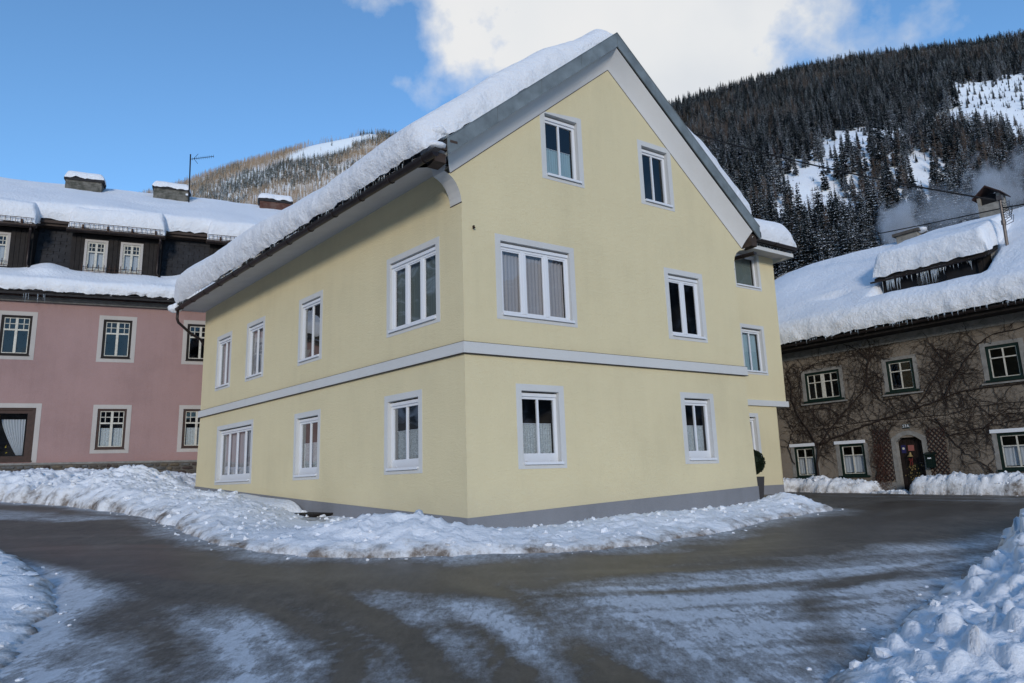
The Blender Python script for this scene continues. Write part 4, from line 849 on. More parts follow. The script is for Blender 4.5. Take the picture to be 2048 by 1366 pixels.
for (a0, a1) in DS:
    g = MB(); hs = []
    c = (a0+a1)/2
    wins = [(c-1.12+.0, c-.32), (c+.12, c+.92)]
    wall('dormer_front', FP, [(a0,7.9),(a1,7.9),(a1,10.05),(a0,10.05)], [(w0+.1, w1-.1, 8.60, 9.73) for w0, w1 in wins], 'darkwood', PH, o=-.6)
    for q in range(int((a1-a0)/.16)+1): x = a0+q*.16; 
    g = MB()
    for q in range(int((a1-a0)/.16)):
        x = a0+q*.16
        if not any(w0-.03 < x+.08 < w1+.03 for w0, w1 in wins): g.box(FP, x+.005, x+.152, 8.3, 10.0, -.6, -.575)
    o = g.build('board_cladding', 'darkwood', PH); o['kind'] = 'stuff'
    for e in (a0, a1):
        mk('dormer_cheek', [FP.p(e,7.9,-.6), FP.p(e,7.9,-3), FP.p(e,10.7,-3), FP.p(e,10.05,-.6)], [(0,1,2,3)], 'darkwood', PH)
    for w0, w1 in wins: oldwin(Fr(FP.O+FP.n*(-.58), 22.102), (w0, w1, 8.50, 9.83), PH, frame='whitewood', b=.09, curtain=2, f1=.035)
    slab(FP, a0-.12, a1+.12, 10.14, -.22, 11.0, -2.4, .09, 'soffitdark', 'dormer_roof', PH)
    g = MB(); g.box(FP, a0-.14, a1+.14, 10.0, 10.10, -.34, -.24); g.build('dormer_eave', 'soffitdark', PH)
    gutter(FP, a0-.12, a1+.12, 10.06, -.16, .07, PH, 1.0)
    g = MB(); g.tube([FP.p(a1-.02,10.0,-.18), FP.p(a1-.02,9.86,-.2), FP.p(a1-.10,9.62,-.5), FP.p(a1-.10,8.6,-.52), FP.p(a1+.02,8.46,-.44)], .05, 8); g.build('downpipe', 'gutter', PH, smooth=True)
    g = MB()                                                    # iron railing under the windows
    ra, rb = wins[0][0]-.02, wins[1][1]+.02
    for z in (8.52, 8.66): g.tube([FP.p(ra, z, -.46), FP.p(rb, z, -.46)], .011, 5)
    q = ra
    while q <= rb+.01: g.tube([FP.p(q, 8.50, -.46), FP.p(q, 8.78, -.46)], .013, 5); q += .19
    for q in (ra, (ra+rb)/2, rb): g.tube([FP.p(q, 8.52, -.46), FP.p(q, 8.46, -.6)], .012, 4)
    o = g.build('railing', 'iron', PH)
    g = MB()                                                    # snow guard grid on the dormer eave
    for z in (10.17, 10.36): g.tube([FP.p(a0-.05, z, -.20), FP.p(a1+.05, z, -.20)], .013, 5)
    q = a0-.05
    while q < a1+.06: g.tube([FP.p(q, 10.16, -.20), FP.p(q, 10.37, -.20)], .010, 4); q += .165
    for q in np.arange(a0+.4, a1, .85): g.box(FP, q-.03, q+.03, 10.08, 10.30, -.30, -.215)
    g.build('snow_guard', 'iron', PH)
for x0, x1 in ((-6.32,-5.05),(-1.9,-.1)):
    g = MB()
    for z in (10.62, 10.80): g.tube([FP.p(x0+.12, z, -.80), FP.p(x1-.12, z, -.80)], .013, 5)
    q = x0+.14
    while q < x1-.1: g.tube([FP.p(q, 10.6, -.80), FP.p(q, 10.81, -.80)], .010, 4); q += .165
    g.build('snow_guard', 'iron', PH)
g = MB(); g.box(FP, -12, 6, 8.22, 8.42, -.95, -.56); g.build('dormer_sill_board', 'soffitdark', PH)
# side walls so the house is closed
mk('end_wall', [FP.p(6,-.4,0), FP.p(6,-.4,-12), FP.p(6,9.5,-12), FP.p(6,13.9,-6.3), FP.p(6,10.5,-1), FP.p(6,7.3,0)], [(0,1,2,3,4,5)], 'pink', PH)
# chimneys
def brick_chimney(a0, a1, z0, z1, m, label):
    g = MB(); g.box(FP, a0, a1, z0, z1-.14, -5.6, -5.0); c = g.build('chimney', m, PH); c['label'] = label
    g = MB(); g.box(FP, a0-.06, a1+.06, z1-.14, z1-.02, -5.66, -4.94); g.build('chimney_cap', 'roofdark', c)
    g = MB(); z = z0; k = 0
    while z < z1-.16:
        q = a0+(0 if k % 2 else -.14)
        while q < a1:
            b0, b1 = max(q, a0), min(q+.255, a1)
            if b1-b0 > .04: g.box(FP, b0, b1, z, z+.068, -5.0, -4.985+random.uniform(-.004, .004))
            q += .27
        z += .082; k += 1
    o = g.build('bricks', m, c); o['kind'] = 'stuff'
def brickmat(name, c1, c2):
    M[name] = mat(name, c1, .9, bump=.01, bscale=14, mscale=4, col2=c2, lo=.35, hi=.62)
brickmat('brickgrey', (.085,.085,.07), (.20,.19,.165)); brickmat('brickred', (.10,.04,.03), (.16,.10,.08))
brick_chimney(-6.42, -4.98, 12.6, 14.17, 'brickgrey', 'long grey brick chimney, left of the three on the ridge'); brick_chimney(-2.85, -1.36, 12.9, 14.23, 'brickgrey', 'grey brick chimney beside the aerial'); brick_chimney(1.88, 3.40, 12.9, 14.17, 'brickred', 'reddish brick chimney nearest the yellow roof')
zq = np.array([0, 0, 1.]); pn = FP.n*.5+zq
for k, (a0, a1, lb) in enumerate(((-6.5,-4.9,'snow cap on the left grey chimney'),(-2.93,-1.28,'snow cap on the grey chimney beside the aerial'),(1.8,3.48,'snow cap on the reddish chimney'))):
    snow_slab('chimney_snow', FP.p(a0,14.15,-4.92), FP.p(a1,14.15,-4.92), FP.p(a0,14.15,-5.7), FP.p(a1,14.15,-5.7), .36, (.22,.22,.22,.22), lb, du=.08, amp=.04, seed=60+k, fq=2.5)
snow_slab('roof_snow', FP.p(-12,zu(-.75),-.75), FP.p(6.5,zu(-.75),-.75), FP.p(-12,zu(-6.3)+.02,-6.3), FP.p(6.5,zu(-6.3)+.02,-6.3), .58, (0,.4,.42,0), 'wide smooth snow field on the upper roof of the pink house', du=.16, nrm=pn, amp=.045, low=.12, seed=70, rag=.05)
snow_slab('roof_snow', FP.p(6.5,zu(-6.3),-6.3), FP.p(-12,zu(-6.3),-6.3), FP.p(6.5,9.8,-12), FP.p(-12,9.8,-12), .52, (0,0,0,0), 'snow on the far slope of the pink house roof', du=.4, nrm=zq, amp=.03, seed=71)
for k, (a0, a1) in enumerate(DS):
    snow_slab('dormer_snow', FP.p(a0-.12,10.17,-.30), FP.p(a1+.12,10.17,-.30), FP.p(a0-.12,11.25,-3.0), FP.p(a1+.12,11.25,-3.0), .84, (.22,.22,.34,0), ['snow cushion on the left dormer of the pink house','snow cushion on the middle dormer with twin windows','snow cushion on the right dormer beside the yellow roof'][k], du=.09, nrm=FP.n*.2+zq, amp=.04, seed=75+k, rag=.03)
def bump2(U, V):      # heaps slid off between the dormers
    h = 1+0*U
    for c_, w_, v_ in ((6.3, .62, .55), (11.0, .5, .45), (2.2, .6, .4)): h = h+v_*np.exp(-((U-c_)/w_)**2)*sstep(V, .5, 1.2)
    return h
snow_slab('roof_snow', FP.p(-12,7.31,.66), FP.p(6,7.31,.66), FP.p(-12,8.15,-.98), FP.p(6,8.15,-.98), .46, (0,.3,.36,.0), 'snow band along the lower eave under the dormers of the pink house', du=.09, nrm=FP.n*.55+zq, amp=.05, low=.16, seed=80, rag=.06, fn=bump2)
icicles('icicles', FP, [(random.uniform(-6.3,-5.4), 7.2, .62, random.uniform(.2,.42)) for _ in range(9)], 'few thin icicles under the far left eave of the pink house', r=(.008,.014))
# aerial
AN = thing('tv_aerial', tuple(FP.p(-1.3, 13.4, -4.95)), 'thin dark television aerial on a pole beside the middle chimney', 'aerial')
g = MB(); g.tube([FP.p(-1.30,13.2,-4.9), FP.p(-1.36,15.98,-4.9)], .030, 6); g.build('pole', 'cable', AN)
g = MB(); g.tube([FP.p(-1.36,15.72,-4.9), FP.p(-.32,16.03,-4.9)], .014, 5)
for t in np.linspace(.1, .98, 11): c = FP.p(-1.36+1.04*t, 15.72+.31*t, -4.9); g.tube([c-FP.n*.16+np.array([0,0,0]), c+FP.n*.16], .008, 4)
for sg in (-1, 1): g.tube([FP.p(-1.2,15.78,-4.9), FP.p(-1.02,15.80+.26*sg,-4.9)], .010, 4)
g.build('antenna_boom', 'cable', AN)
g = MB(); g.box(FP, -1.46, -1.36, 13.85, 13.93, -4.95, -4.88); g.build('junction_box', 'white', AN)

# ------------------------------------------------------------------ CREEPER HOUSE
IH = thing('creeper_house', tuple(FI.p(0, -.95, 0)), 'old brownish house covered in bare creeper with arched door and dormer under heavy snow', 'house')
IW = dict(U1=(2.0,3.44,2.62,3.79), U2=(-.72,.22,2.62,3.79), U3=(-3.96,-3.0,2.62,3.79), L1=(3.38,4.25,-.34,.90), L2=(1.40,2.36,-.33,.90), L3=(-3.98,-2.92,-.26,.95), U4=(-7.2,-6.2,2.62,3.79), L4=(-7.2,-6.2,-.26,.95))
DOORH = (-.68,.28,-1.2,1.0)
wall('creeper_wall', FI, [(-11,-2.2),(8.0,-2.2),(8.0,5.0),(-11,5.0)], list(IW.values())+[DOORH], 'ivywall', IH)
for k, S in IW.items(): greenwin(FI, S, IH, quad=2 if k == 'U1' else 1, curtain=k[0] == 'L', lintel=k[0] == 'L', label={'U1':'upper window with two casements','U2':'upper window above the arched door','U3':'upper window at the right','L1':'small ground floor window by the creeper trunk','L2':'small ground floor window left of the trellis','L3':'ground floor window at the right'}.get(k))
g = MB(); g.box(FI, -11, 8, 4.42, 4.78, -.02, .03); g.build('cornice', 'stone_trim', IH)
g = MB(); g.box(FI, -11, 8, 1.56, 1.66, -.02, .025); g.build('string_course', 'ivywall', IH)
# arched door surround
def arch_prof(a0, a1, zb, zs, rise, n=14):
    return [(a1, zb)]+[(a1+(a0-a1)*t, zs+rise*math.sin(math.pi*(.12+.76*t))**1.0-rise*math.sin(math.pi*.12)) for t in np.linspace(0, 1, n)]+[(a0, zb)]
inn = arch_prof(-.64, .24, -1.1, .86, .36); outp = arch_prof(-.80, .40, -1.1, .98, .40)
V = [FI.p(a, z, .03) for a, z in outp]+[FI.p(a, z, .03) for a, z in inn]+[FI.p(a, z, -.20) for a, z in inn]+[FI.p(a, z, -.02) for a, z in outp]; n_ = len(inn); F = []
for k in range(n_-1): F += [(k, k+1, n_+k+1, n_+k), (n_+k, n_+k+1, 2*n_+k+1, 2*n_+k), (3*n_+k, 3*n_+k+1, k+1, k)]
mk('door_surround', V, F, 'stone_trim', IH)
D = mk('door', [FI.p(a, z, -.19) for a, z in inn], [tuple(range(n_))], 'doorwood', IH)
g = MB()
for q in range(6): x = -.60+q*.135; g.box(FI, x+.006, x+.128, -.9, .93, -.19, -.165)
o = g.build('door_boards', 'doorwood', D); o['kind'] = 'stuff'
g = MB(); g.box(FI, -.55, -.45, -.03, 0.0, -.165, -.13); g.tube([FI.p(-.52,.10,-.16), FI.p(-.52,.10,-.10), FI.p(-.42,.10,-.10)], .012, 5); g.build('handle', 'greypole', D)
g = MB(); g.box(FI, -.9, .48, -1.5, -.93, -.42, .18); g.build('doorstep', 'stone_trim', IH)
g = MB(); g.box(FI, .255, 1.05, -1.5, -.56, -.02, .05); g.build('wall_footing', 'stone_trim', IH)
def flatbox(name, a0, a1, z0, z1, o0, o1, m, label, cat): g = MB(); g.box(FI, a0, a1, z0, z1, o0, o1); return tag(g.build(name, m, loc=tuple(FI.p((a0+a1)/2, z0, o0))), label, cat)
flatbox('door_notice', -.28, -.08, .53, .73, -.16, -.152, 'paperred', 'faded red paper notice fixed to the dark arched door', 'notice')
P_ = thing('door_badge', tuple(FI.p(.08, .5, -.37)), 'dark blue card with a pale round emblem on the arched door', 'notice')
g = MB(); g.box(FI, -.0, .15, .46, .74, -.16, -.152); g.build('card', 'bluepaper', P_)
g = MB(); c = FI.p(.075, .62, -.148)
for q in range(14): pass
Vd = [c]+[FI.p(.075+.045*math.cos(t), .62+.045*math.sin(t), -.148) for t in np.linspace(0, 2*math.pi, 13)[:-1]]; mk('emblem', Vd, [(0, k+1, (k+1) % 12+1) for k in range(12)], 'whitewood', P_)
# door decoration: hanging spray with bell, bow and pale leaves
DD = thing('door_spray', tuple(FI.p(-.2, -.4, -.35)), 'dark winter spray with golden bell, red bow and pale leaves hanging on the door', 'decoration')
g = MB()
for _ in range(260):
    t = random.random(); a = -.19+random.gauss(0, .10+.06*math.sin(t*3.1)); z = .12-t*.66; c = FI.p(a, z, -.12+random.uniform(-.03, .03)); d = np.array([random.uniform(-.07, .07), random.uniform(-.03, .03), random.uniform(-.10, -.01)])
    g.add([c, c+d+np.array([.012, 0, .01]), c+d*1.2], [(0, 1, 2)])
g.build('twigs', 'needle', DD)
g = MB()
for _ in range(46):
    t = random.random(); a = -.19+random.gauss(0, .11); z = .08-t*.62; c = FI.p(a, z, -.08); u = FI.d*random.uniform(.010, .026); v = np.array([0, 0, random.uniform(.015, .035)]); g.add([c-u, c-v, c+u, c+v], [(0, 1, 2, 3)])
g.build('pale_leaves', 'gold', DD)
g = MB(); prof = [(.02, .40), (.035, .36), (.05, .31), (.095, .255), (.10, .245)]; V = []; F = []
for r_, z in prof:
    for k in range(12): t = 2*math.pi*k/12; V.append(FI.p(-.17+r_*math.cos(t)+(.40-z)*.12, z+.08, -.06)+FI.n*r_*math.sin(t))
for l in range(4):
    for k in range(12): F.append((l*12+k, l*12+(k+1) % 12, (l+1)*12+(k+1) % 12, (l+1)*12+k))
mk('bell', V, F, 'gold', DD, smooth=True)
g = MB()
for sg in (-1, 1): g.tube([FI.p(-.17, .22, -.05), FI.p(-.17+.06*sg, .27, -.04), FI.p(-.17+.05*sg, .18, -.04), FI.p(-.17, .22, -.05)], .014, 5); g.tube([FI.p(-.17, .22, -.05), FI.p(-.17+.04*sg, .10, -.05), FI.p(-.17+.03*sg, .02, -.05)], .014, 5)
g.build('bow', 'red', DD)
# house number plate
NP = thing('house_number', tuple(FI.p(-.2, 1.3, .03)), 'small dark plate with pale number above the arched door', 'sign')
g = MB(); g.box(FI, -.30, -.09, 1.32, 1.47, .0, .04); g.build('plate', 'numplate', NP)
cu = bpy.data.curves.new('numerals', 'FONT'); cu.body = '57A'; cu.size = .14; cu.extrude = .002; cu.align_x = 'CENTER'; cu.align_y = 'CENTER'; cu.materials.append(M['white'])
tmp = bpy.data.objects.new('tmp', cu); COL.objects.link(tmp); bpy.context.view_layer.update(); dg = bpy.context.evaluated_depsgraph_get()
me = bpy.data.meshes.new_from_object(tmp.evaluated_get(dg)); bpy.data.objects.remove(tmp); me.name = 'numerals'
tx = bpy.data.objects.new('numerals', me); COL.objects.link(tx); tx.parent = NP; xd = Vector(-FI.d); zn = Vector(FI.n); tx.matrix_local = Matrix.Translation(Vector(FI.p(-.195, 1.395, .045))-NP.location) @ Matrix((xd, Vector((0, 0, 1)), zn)).transposed().to_4x4()
# trellises
def trellis(a0, a1, z0, z1, label):
    T = thing('wall_trellis', tuple(FI.p((a0+a1)/2, z0, .05)), label, 'trellis'); st = .155
    Lr = z1-z0; wd = abs(a1-a0); k = -int(wd/st)-1
    for sg, oo in ((1, .035), (-1, .055)):
        c = -wd
        while c < Lr:
            # line z = z0 + c + t*1.15 for t in 0..wd
            t0 = max(0, -c/1.15); t1 = min(wd, (Lr-c)/1.15)
            if t1-t0 > .05:
                f_ = (lambda t: min(a0, a1)+t) if sg > 0 else (lambda t: max(a0, a1)-t)
                A_, B_ = FI.p(f_(t0), z0+c+t0*1.15, oo), FI.p(f_(t1), z0+c+t1*1.15, oo); g = MB(); g.tube([A_, B_], .016, 4); g.build('slat', 'brownwood', T)
            c += st*1.15
    return T
trellis(.42, 1.02, -.5, 1.34, 'brown wooden lattice trellis on the wall left of the arched door'); trellis(-1.42, -.83, -.45, 1.26, 'brown wooden lattice trellis behind the green mailbox')
MBX = thing('mailbox', tuple(FI.p(-.86, -.1, .1)), 'dark green metal mailbox hanging right of the arched door', 'mailbox')
g = MB(); g.box(FI, -1.02, -.76, -.08, .36, .06, .22); g.build('box_body', 'greenbox', MBX)
g = MB(); g.hexa([FI.p(-1.05,.36,.04), FI.p(-.73,.36,.04), FI.p(-.73,.34,.26), FI.p(-1.05,.34,.26), FI.p(-1.05,.45,.04), FI.p(-.73,.45,.04), FI.p(-.73,.38,.26), FI.p(-1.05,.38,.26)]); g.build('box_lid', 'greenbox', MBX)
g = MB(); g.box(FI, -.95, -.83, .22, .26, .22, .226); g.build('label_plate', 'white', MBX)
# roof
SI = .66; ze = lambda o: 5.06+(.8-o)*SI
slab(FI, -11, 7.6, ze(.8), .8, ze(-5.2), -5.2, .14, 'roofdark', 'roof', IH); slab(FI, -11, 7.6, ze(-5.2), -5.2, ze(-5.2)-4.2, -11.2, .14, 'roofdark', 'roof', IH)
g = MB(); g.box(FI, -11, 7.6, 4.72, 4.92, .10, .78); g.build('eave_boards', 'darkwood', IH)
gutter(FI, -11, 7.6, 4.90, .90, .075, IH, 1.1)
mk('end_wall', [FI.p(8,-2.2,0), FI.p(8,-2.2,-11), FI.p(8,5,-11), FI.p(8,9,-5.2), FI.p(8,5,0)], [(0,1,2,3,4)], 'ivywall', IH)
inr = FI.n*.5+zq
# roof snow is split round the dormer opening by a height function
def ifn(U, V):     # U runs from s=7.8 to s=-11, V from the eave upwards
    s = 7.8-U; h = 1+0*U
    dm = sstep(s, -3.55, -3.05)*(1-sstep(s, .15, .55)); cut = dm*sstep(V, 1.15, 1.45)*(1-sstep(V, 3.2, 3.6))
    h = h*(1-.97*cut); h = h+.16*np.exp(-((s-2.4)/.55)**2-((V-2.6)/.16)**2)-.22*np.exp(-((s-2.2)/.7)**2-((V-2.3)/.25)**2)
    return h
snow_slab('roof_snow', FI.p(7.8,ze(.95)+.02,.95), FI.p(-11,ze(.95)+.02,.95), FI.p(7.8,ze(-5.2)+.02,-5.2), FI.p(-11,ze(-5.2)+.02,-5.2), .70, (1.6,.0,.55,0), 'deep snow blanket on the street side roof of the creeper house', du=.11, nrm=FI.n*.35+zq, amp=.055, low=.10, seed=90, fn=ifn, rag=.05)
snow_slab('roof_snow', FI.p(-11,ze(-5.2),-5.2), FI.p(7.8,ze(-5.2),-5.2), FI.p(-11,ze(-5.2)-4,-11), FI.p(7.8,ze(-5.2)-4,-11), .72, (0,1.2,0,0), 'snow on the rear roof slope of the creeper house', du=.4, nrm=zq, amp=.03, seed=91)
# dormer
mk('dormer_front', [FI.p(.35,6.15,-.95), FI.p(-3.1,6.15,-.95), FI.p(-3.1,7.05,-.95), FI.p(.35,7.05,-.95)], [(0,1,2,3)], 'roomdark', IH)
mk('dormer_cheek', [FI.p(-3.1,6.1,-.95), FI.p(-3.1,7.05,-.95), FI.p(-3.1,8.2,-3.6)], [(0,1,2)], 'darkwood', IH); mk('dormer_cheek', [FI.p(.35,6.1,-.95), FI.p(.35,7.05,-.95), FI.p(.35,8.2,-3.6)], [(0,1,2)], 'darkwood', IH)
slab(FI, .5, -3.35, 7.12, -.68, 8.35, -3.9, .12, 'darkwood', 'dormer_roof', IH)
g = MB(); g.box(FI, -.9, -1.9, 6.55, 6.95, -.95, -.92); g.build('dormer_window', 'glassold', IH)
for x in (.25, -1.4, -3.0): g = MB(); g.box(FI, x-.06, x+.06, 6.2, 7.0, -.95, -.86); g.build('dormer_post', 'darkwood', IH)
gutter(FI, -3.3, .62, 7.0, -.60, .06, IH, 1.2)
snow_slab('dormer_snow', FI.p(.52,7.14,-.62), FI.p(-3.4,7.14,-.62), FI.p(.52,8.38,-3.9), FI.p(-3.4,8.38,-3.9), .88, (.35,.25,.38,0), 'thick snow cushion on the dormer of the creeper house', du=.10, nrm=FI.n*.2+zq, amp=.05, seed=95, rag=.02)
icicles('icicles', FI, [(random.gauss(-.25,.25), 7.02, -.62, random.uniform(.15,.62)) for _ in range(26)]+[(random.gauss(-1.75,.35), 7.02, -.62, random.uniform(.15,.60)) for _ in range(30)]+[(random.uniform(.2,-2.9), 7.02, -.62, random.uniform(.1,.28)) for _ in range(26)], 'long icicles hanging in front of the dark dormer of the creeper house', r=(.012,.026), n=5)
icicles('icicles', FI, [(random.uniform(-5,4.2), 4.98, .96+random.uniform(-.03,.03), random.uniform(.05,.2)) for _ in range(80)], 'small icicles under the long eave of the creeper house', r=(.008,.018))
# chimneys on the ridge
g = MB(); g.box(FI, .28, 1.12, 8.3, 9.78, -5.2, -4.6); c = g.build('chimney', 'whitewood', IH); c['label'] = 'low pale chimney with flat slab, smoking'
c.data.materials.clear(); c.data.materials.append(mat('dirtyplaster', (.33,.31,.27), .9, mott=.45, mscale=5)); M['dirtyplaster'] = c.data.materials[0]
g = MB(); g.box(FI, .16, 1.24, 9.78, 9.90, -5.3, -4.5); g.build('chimney_cap', 'stoneA', c)
g = MB(); g.box(FI, -2.85, -2.08, 8.3, 10.05, -5.3, -4.6); c = g.build('chimney', 'dirtyplaster', IH); c['label'] = 'tall pale chimney with little gabled hood, smoking'
g = MB()
for x0, x1 in ((-2.85,-2.75),(-2.18,-2.08)):
    g.box(FI, x0, x1, 10.05, 10.38, -5.3, -4.6)
g.box(FI, -2.85, -2.08, 10.05, 10.42, -5.3, -5.2); g.build('hood_pier', 'dirtyplaster', c)
g = MB(); g.box(FI, -2.74, -2.19, 10.05, 10.45, -5.2, -4.75); g.build('flue_opening', 'roomdark', c)
g = MB()
for s0_, s1_ in ((-1.96,-2.47),(-2.98,-2.47)):
    g.hexa([FI.p(s0_,10.32,-5.45), FI.p(s1_,10.72,-5.45), FI.p(s1_,10.72,-4.45), FI.p(s0_,10.32,-4.45), FI.p(s0_,10.37,-5.45), FI.p(s1_,10.79,-5.45), FI.p(s1_,10.79,-4.45), FI.p(s0_,10.37,-4.45)])
g.build('hood_roof', 'brownwood', c)
blob('chimney_snow', FI.p(.2,9.86,-4.9), (.22,.25,.12), 'small snow remnant on the low chimney', 9)
# mast with cables
MS = thing('roof_mast', tuple(FI.p(-3.72, 7.3, -1.5)), 'weathered metal cable mast rising from the snowy roof beside the tall chimney', 'mast')
m0, m1 = FI.p(-3.70,7.0,-1.5), FI.p(-3.74,9.10,-1.5); g = MB(); g.tube([m0, m1], .052, 8); g.build('pole', 'greypole', MS)
g = MB(); g.tube([FI.p(-3.72,8.15,-1.5), FI.p(-3.72,8.3,-1.5)], .075, 8); g.build('clamp', 'greypole', MS)
g = MB(); g.box(FI, -3.82, -3.66, 9.04, 9.20, -1.6, -1.4); g.build('insulator_head', 'greypole', MS)
g = MB()
for k in range(7):
    a = -3.74+.1*random.uniform(-1, 1); z = 8.98-.09*k; s_ = random.choice((-1, 1)); ln = random.uniform(.18, .34)
    g.tube([FI.p(-3.74, z, -1.48), FI.p(-3.74+s_*ln*.5, z-.12, -1.43), FI.p(-3.74+s_*ln, z-.05, -1.46), FI.p(-3.74+s_*ln*.9, z-.28, -1.46), FI.p(-3.74, z-.35, -1.48)], .011, 4)
g.build('wire_loops', 'cable', MS)
def cable(A, B, sag, r, label):
    A, B = np.array(A, float), np.array(B, float); pts = [A+(B-A)*t-np.array([0, 0, 4*sag*t*(1-t)]) for t in np.linspace(0, 1, 25)]
    g = MB(); g.tube(pts, r, 5); return tag(g.build('overhead_cable', 'cable', smooth=True, loc=tuple(A)), label, 'cable')
top = FI.p(-3.74, 9.02, -1.5)
cable(top, (4.6,33.,19.4), .55, .032, 'black overhead cable from the mast up behind the gable roof')
mid = FI.p(-3.74, 8.74, -1.5)
cable(mid, (12.33,34.,10.75), .06, .022, 'black overhead cable from the mast to behind the set back wing'); cable(mid+np.array([0,0,.0]), (20.2,20.,8.55), .05, .026, 'black overhead cable leaving the mast to the right')

# bare creeper
CR = thing('wall_creeper', tuple(FI.p(3.3, -.95, .05)), 'large leafless creeper spreading dark stems over the whole old wall', 'climbing plant')
LN = dict(A=[(3.35,-1.1),(3.3,.16),(3.15,1.02)], A1=[(3.18,.73),(3.47,1.44),(3.83,2.07),(4.07,2.8),(4.04,3.42),(4.18,3.95),(3.78,4.25)], A2=[(3.16,.93),(2.27,1.22),(1.47,1.44),(.7,1.66),(-.04,1.88),(-.74,2.01),(-1.42,2.2),(-1.92,2.4),(-2.53,2.44),(-3.92,2.48),(-6,2.4)],
 A2b=[(-1.58,2.23),(-1.88,2.8),(-2.17,3.15),(-2.55,3.59),(-2.87,3.91),(-3.3,4.17),(-5,4.3)], A3=[(-.56,1.94),(-1.17,2.7),(-1.57,3.22),(-1.78,3.52),(-1.49,4.07),(-1.23,4.34)], A4=[(3.12,.92),(2.64,1.47),(1.74,2.26),(1.19,2.77),(.94,3.3),(.81,3.95),(1.17,4.39),(1.62,4.67)],
 A5=[(3.05,1.5),(1.06,1.69),(-1.57,1.68),(-2.6,1.87),(-3.83,1.88),(-6,1.9)], A6=[(-1.18,1.62),(-1.56,.99),(-2.64,1.16),(-3.75,1.35),(-5.5,1.3)], A7=[(.94,3.02),(.59,2.42),(.11,2.0)], A8=[(.84,3.76),(.65,4.49),(.82,4.87)], B=[(1.19,-.91),(.99,-.11),(.75,.6),(.8,1.15),(.97,1.62)],
 A9=[(4.06,3.21),(3.67,3.37),(3.49,3.96),(2.71,4.15),(1.49,4.15)], C1=[(-1.48,.99),(-1.87,.47),(-2.33,.04),(-2.63,-.37)], C2=[(-.74,2.01),(-.47,2.48),(.41,2.4),(.49,3.15),(.62,3.54)], D1=[(2.6,1.1),(2.9,1.7),(3.3,2.3)], D2=[(4.3,.2),(4.5,.9),(4.2,1.5),(4.5,2.2)], D3=[(-2.6,1.16),(-3.4,1.7),(-4.6,1.6)], D4=[(2.2,2.0),(2.6,2.35),(3.5,2.3)])
obst = [(S[0]-.1, S[1]+.1, S[2]-.05, S[3]+.05) for S in IW.values()]+[(-.7,.35,-1.2,1.25),(-1.1,-.7,-.2,.5),(-.33,-.06,1.28,1.5)]
def blocked(a, z): return any(x0 < a < x1 and y0 < z < y1 for x0, x1, y0, y1 in obst) or z < -1.05 or z > 4.75
BR_ = {'A': .10, 'A2': .055, 'A1': .045, 'A4': .045, 'A3': .036, 'A2b': .04, 'B': .04, 'A5': .022, 'A6': .03}
segs = []
for k, pts in LN.items():
    r0 = BR_.get(k, .026)*.68; P0 = []
    for (a, z), (a2, z2) in zip(pts, pts[1:]):
        for t in np.linspace(0, 1, 6)[:-1]: P0.append((a+(a2-a)*t+random.gauss(0, .018), z+(z2-z)*t+random.gauss(0, .018)))
    P0.append(pts[-1]); n_ = len(P0); g = MB()
    g.tube([FI.p(a, z, .03+r0*.4) for a, z in P0], [r0*(1-.6*i/n_) for i in range(n_)], 5); g.build('stem', 'twig', CR, smooth=True); segs.append((P0, r0))
rv = random.Random(5)
def grow(a, z, ang, r, depth, out):
    pts = [(a, z)]; n_ = rv.randint(3, 7)*(2 if depth == 0 else 1); curl = rv.gauss(0, .16)
    for _ in range(n_):
        ang += curl+rv.gauss(0, .30); st = rv.uniform(.05, .12); a2, z2 = pts[-1][0]+st*math.cos(ang), pts[-1][1]+st*math.sin(ang)
        if blocked(a2, z2): break
        pts.append((a2, z2))
        if depth < 3 and rv.random() < .33: grow(a2, z2, ang+rv.choice((-1, 1))*rv.uniform(.5, 1.3), r*.62, depth+1, out)
    if len(pts) > 1: out.append((pts, r))
outt = []
for P0, r0 in segs:
    for (a, z) in P0:
        if rv.random() < .8: grow(a, z, rv.uniform(0, 6.28), .0105, 0, outt)
g = MB()
for pts, r in outt:
    n_ = len(pts); g.tube([FI.p(a, z, .022+.012*rv.random()) for a, z in pts], [max(.0028, r*(1-.5*i/n_)) for i in range(n_)], 3, cap=False)
o = g.build('twigs', 'twig', CR); o['kind'] = 'stuff'
# reddish shrub in front of the left trellis
SH = thing('trellis_shrub', tuple(FI.p(.8, -.95, .2)), 'reddish leafless shrub growing against the left trellis', 'shrub'); g = MB()
for _ in range(520):
    a = .78+rv.gauss(0, .17); z = rv.uniform(-.9, .75); c = FI.p(a, z, .10+.10*abs(rv.gauss(0, 1))); d = FI.d*rv.gauss(0, .06)+np.array([0, 0, rv.uniform(.02, .12)])+FI.n*rv.gauss(0, .03); g.tube([c, c+d], [.006, .003], 3, cap=False)
o = g.build('twigs', 'redtwig', SH); o['kind'] = 'stuff'

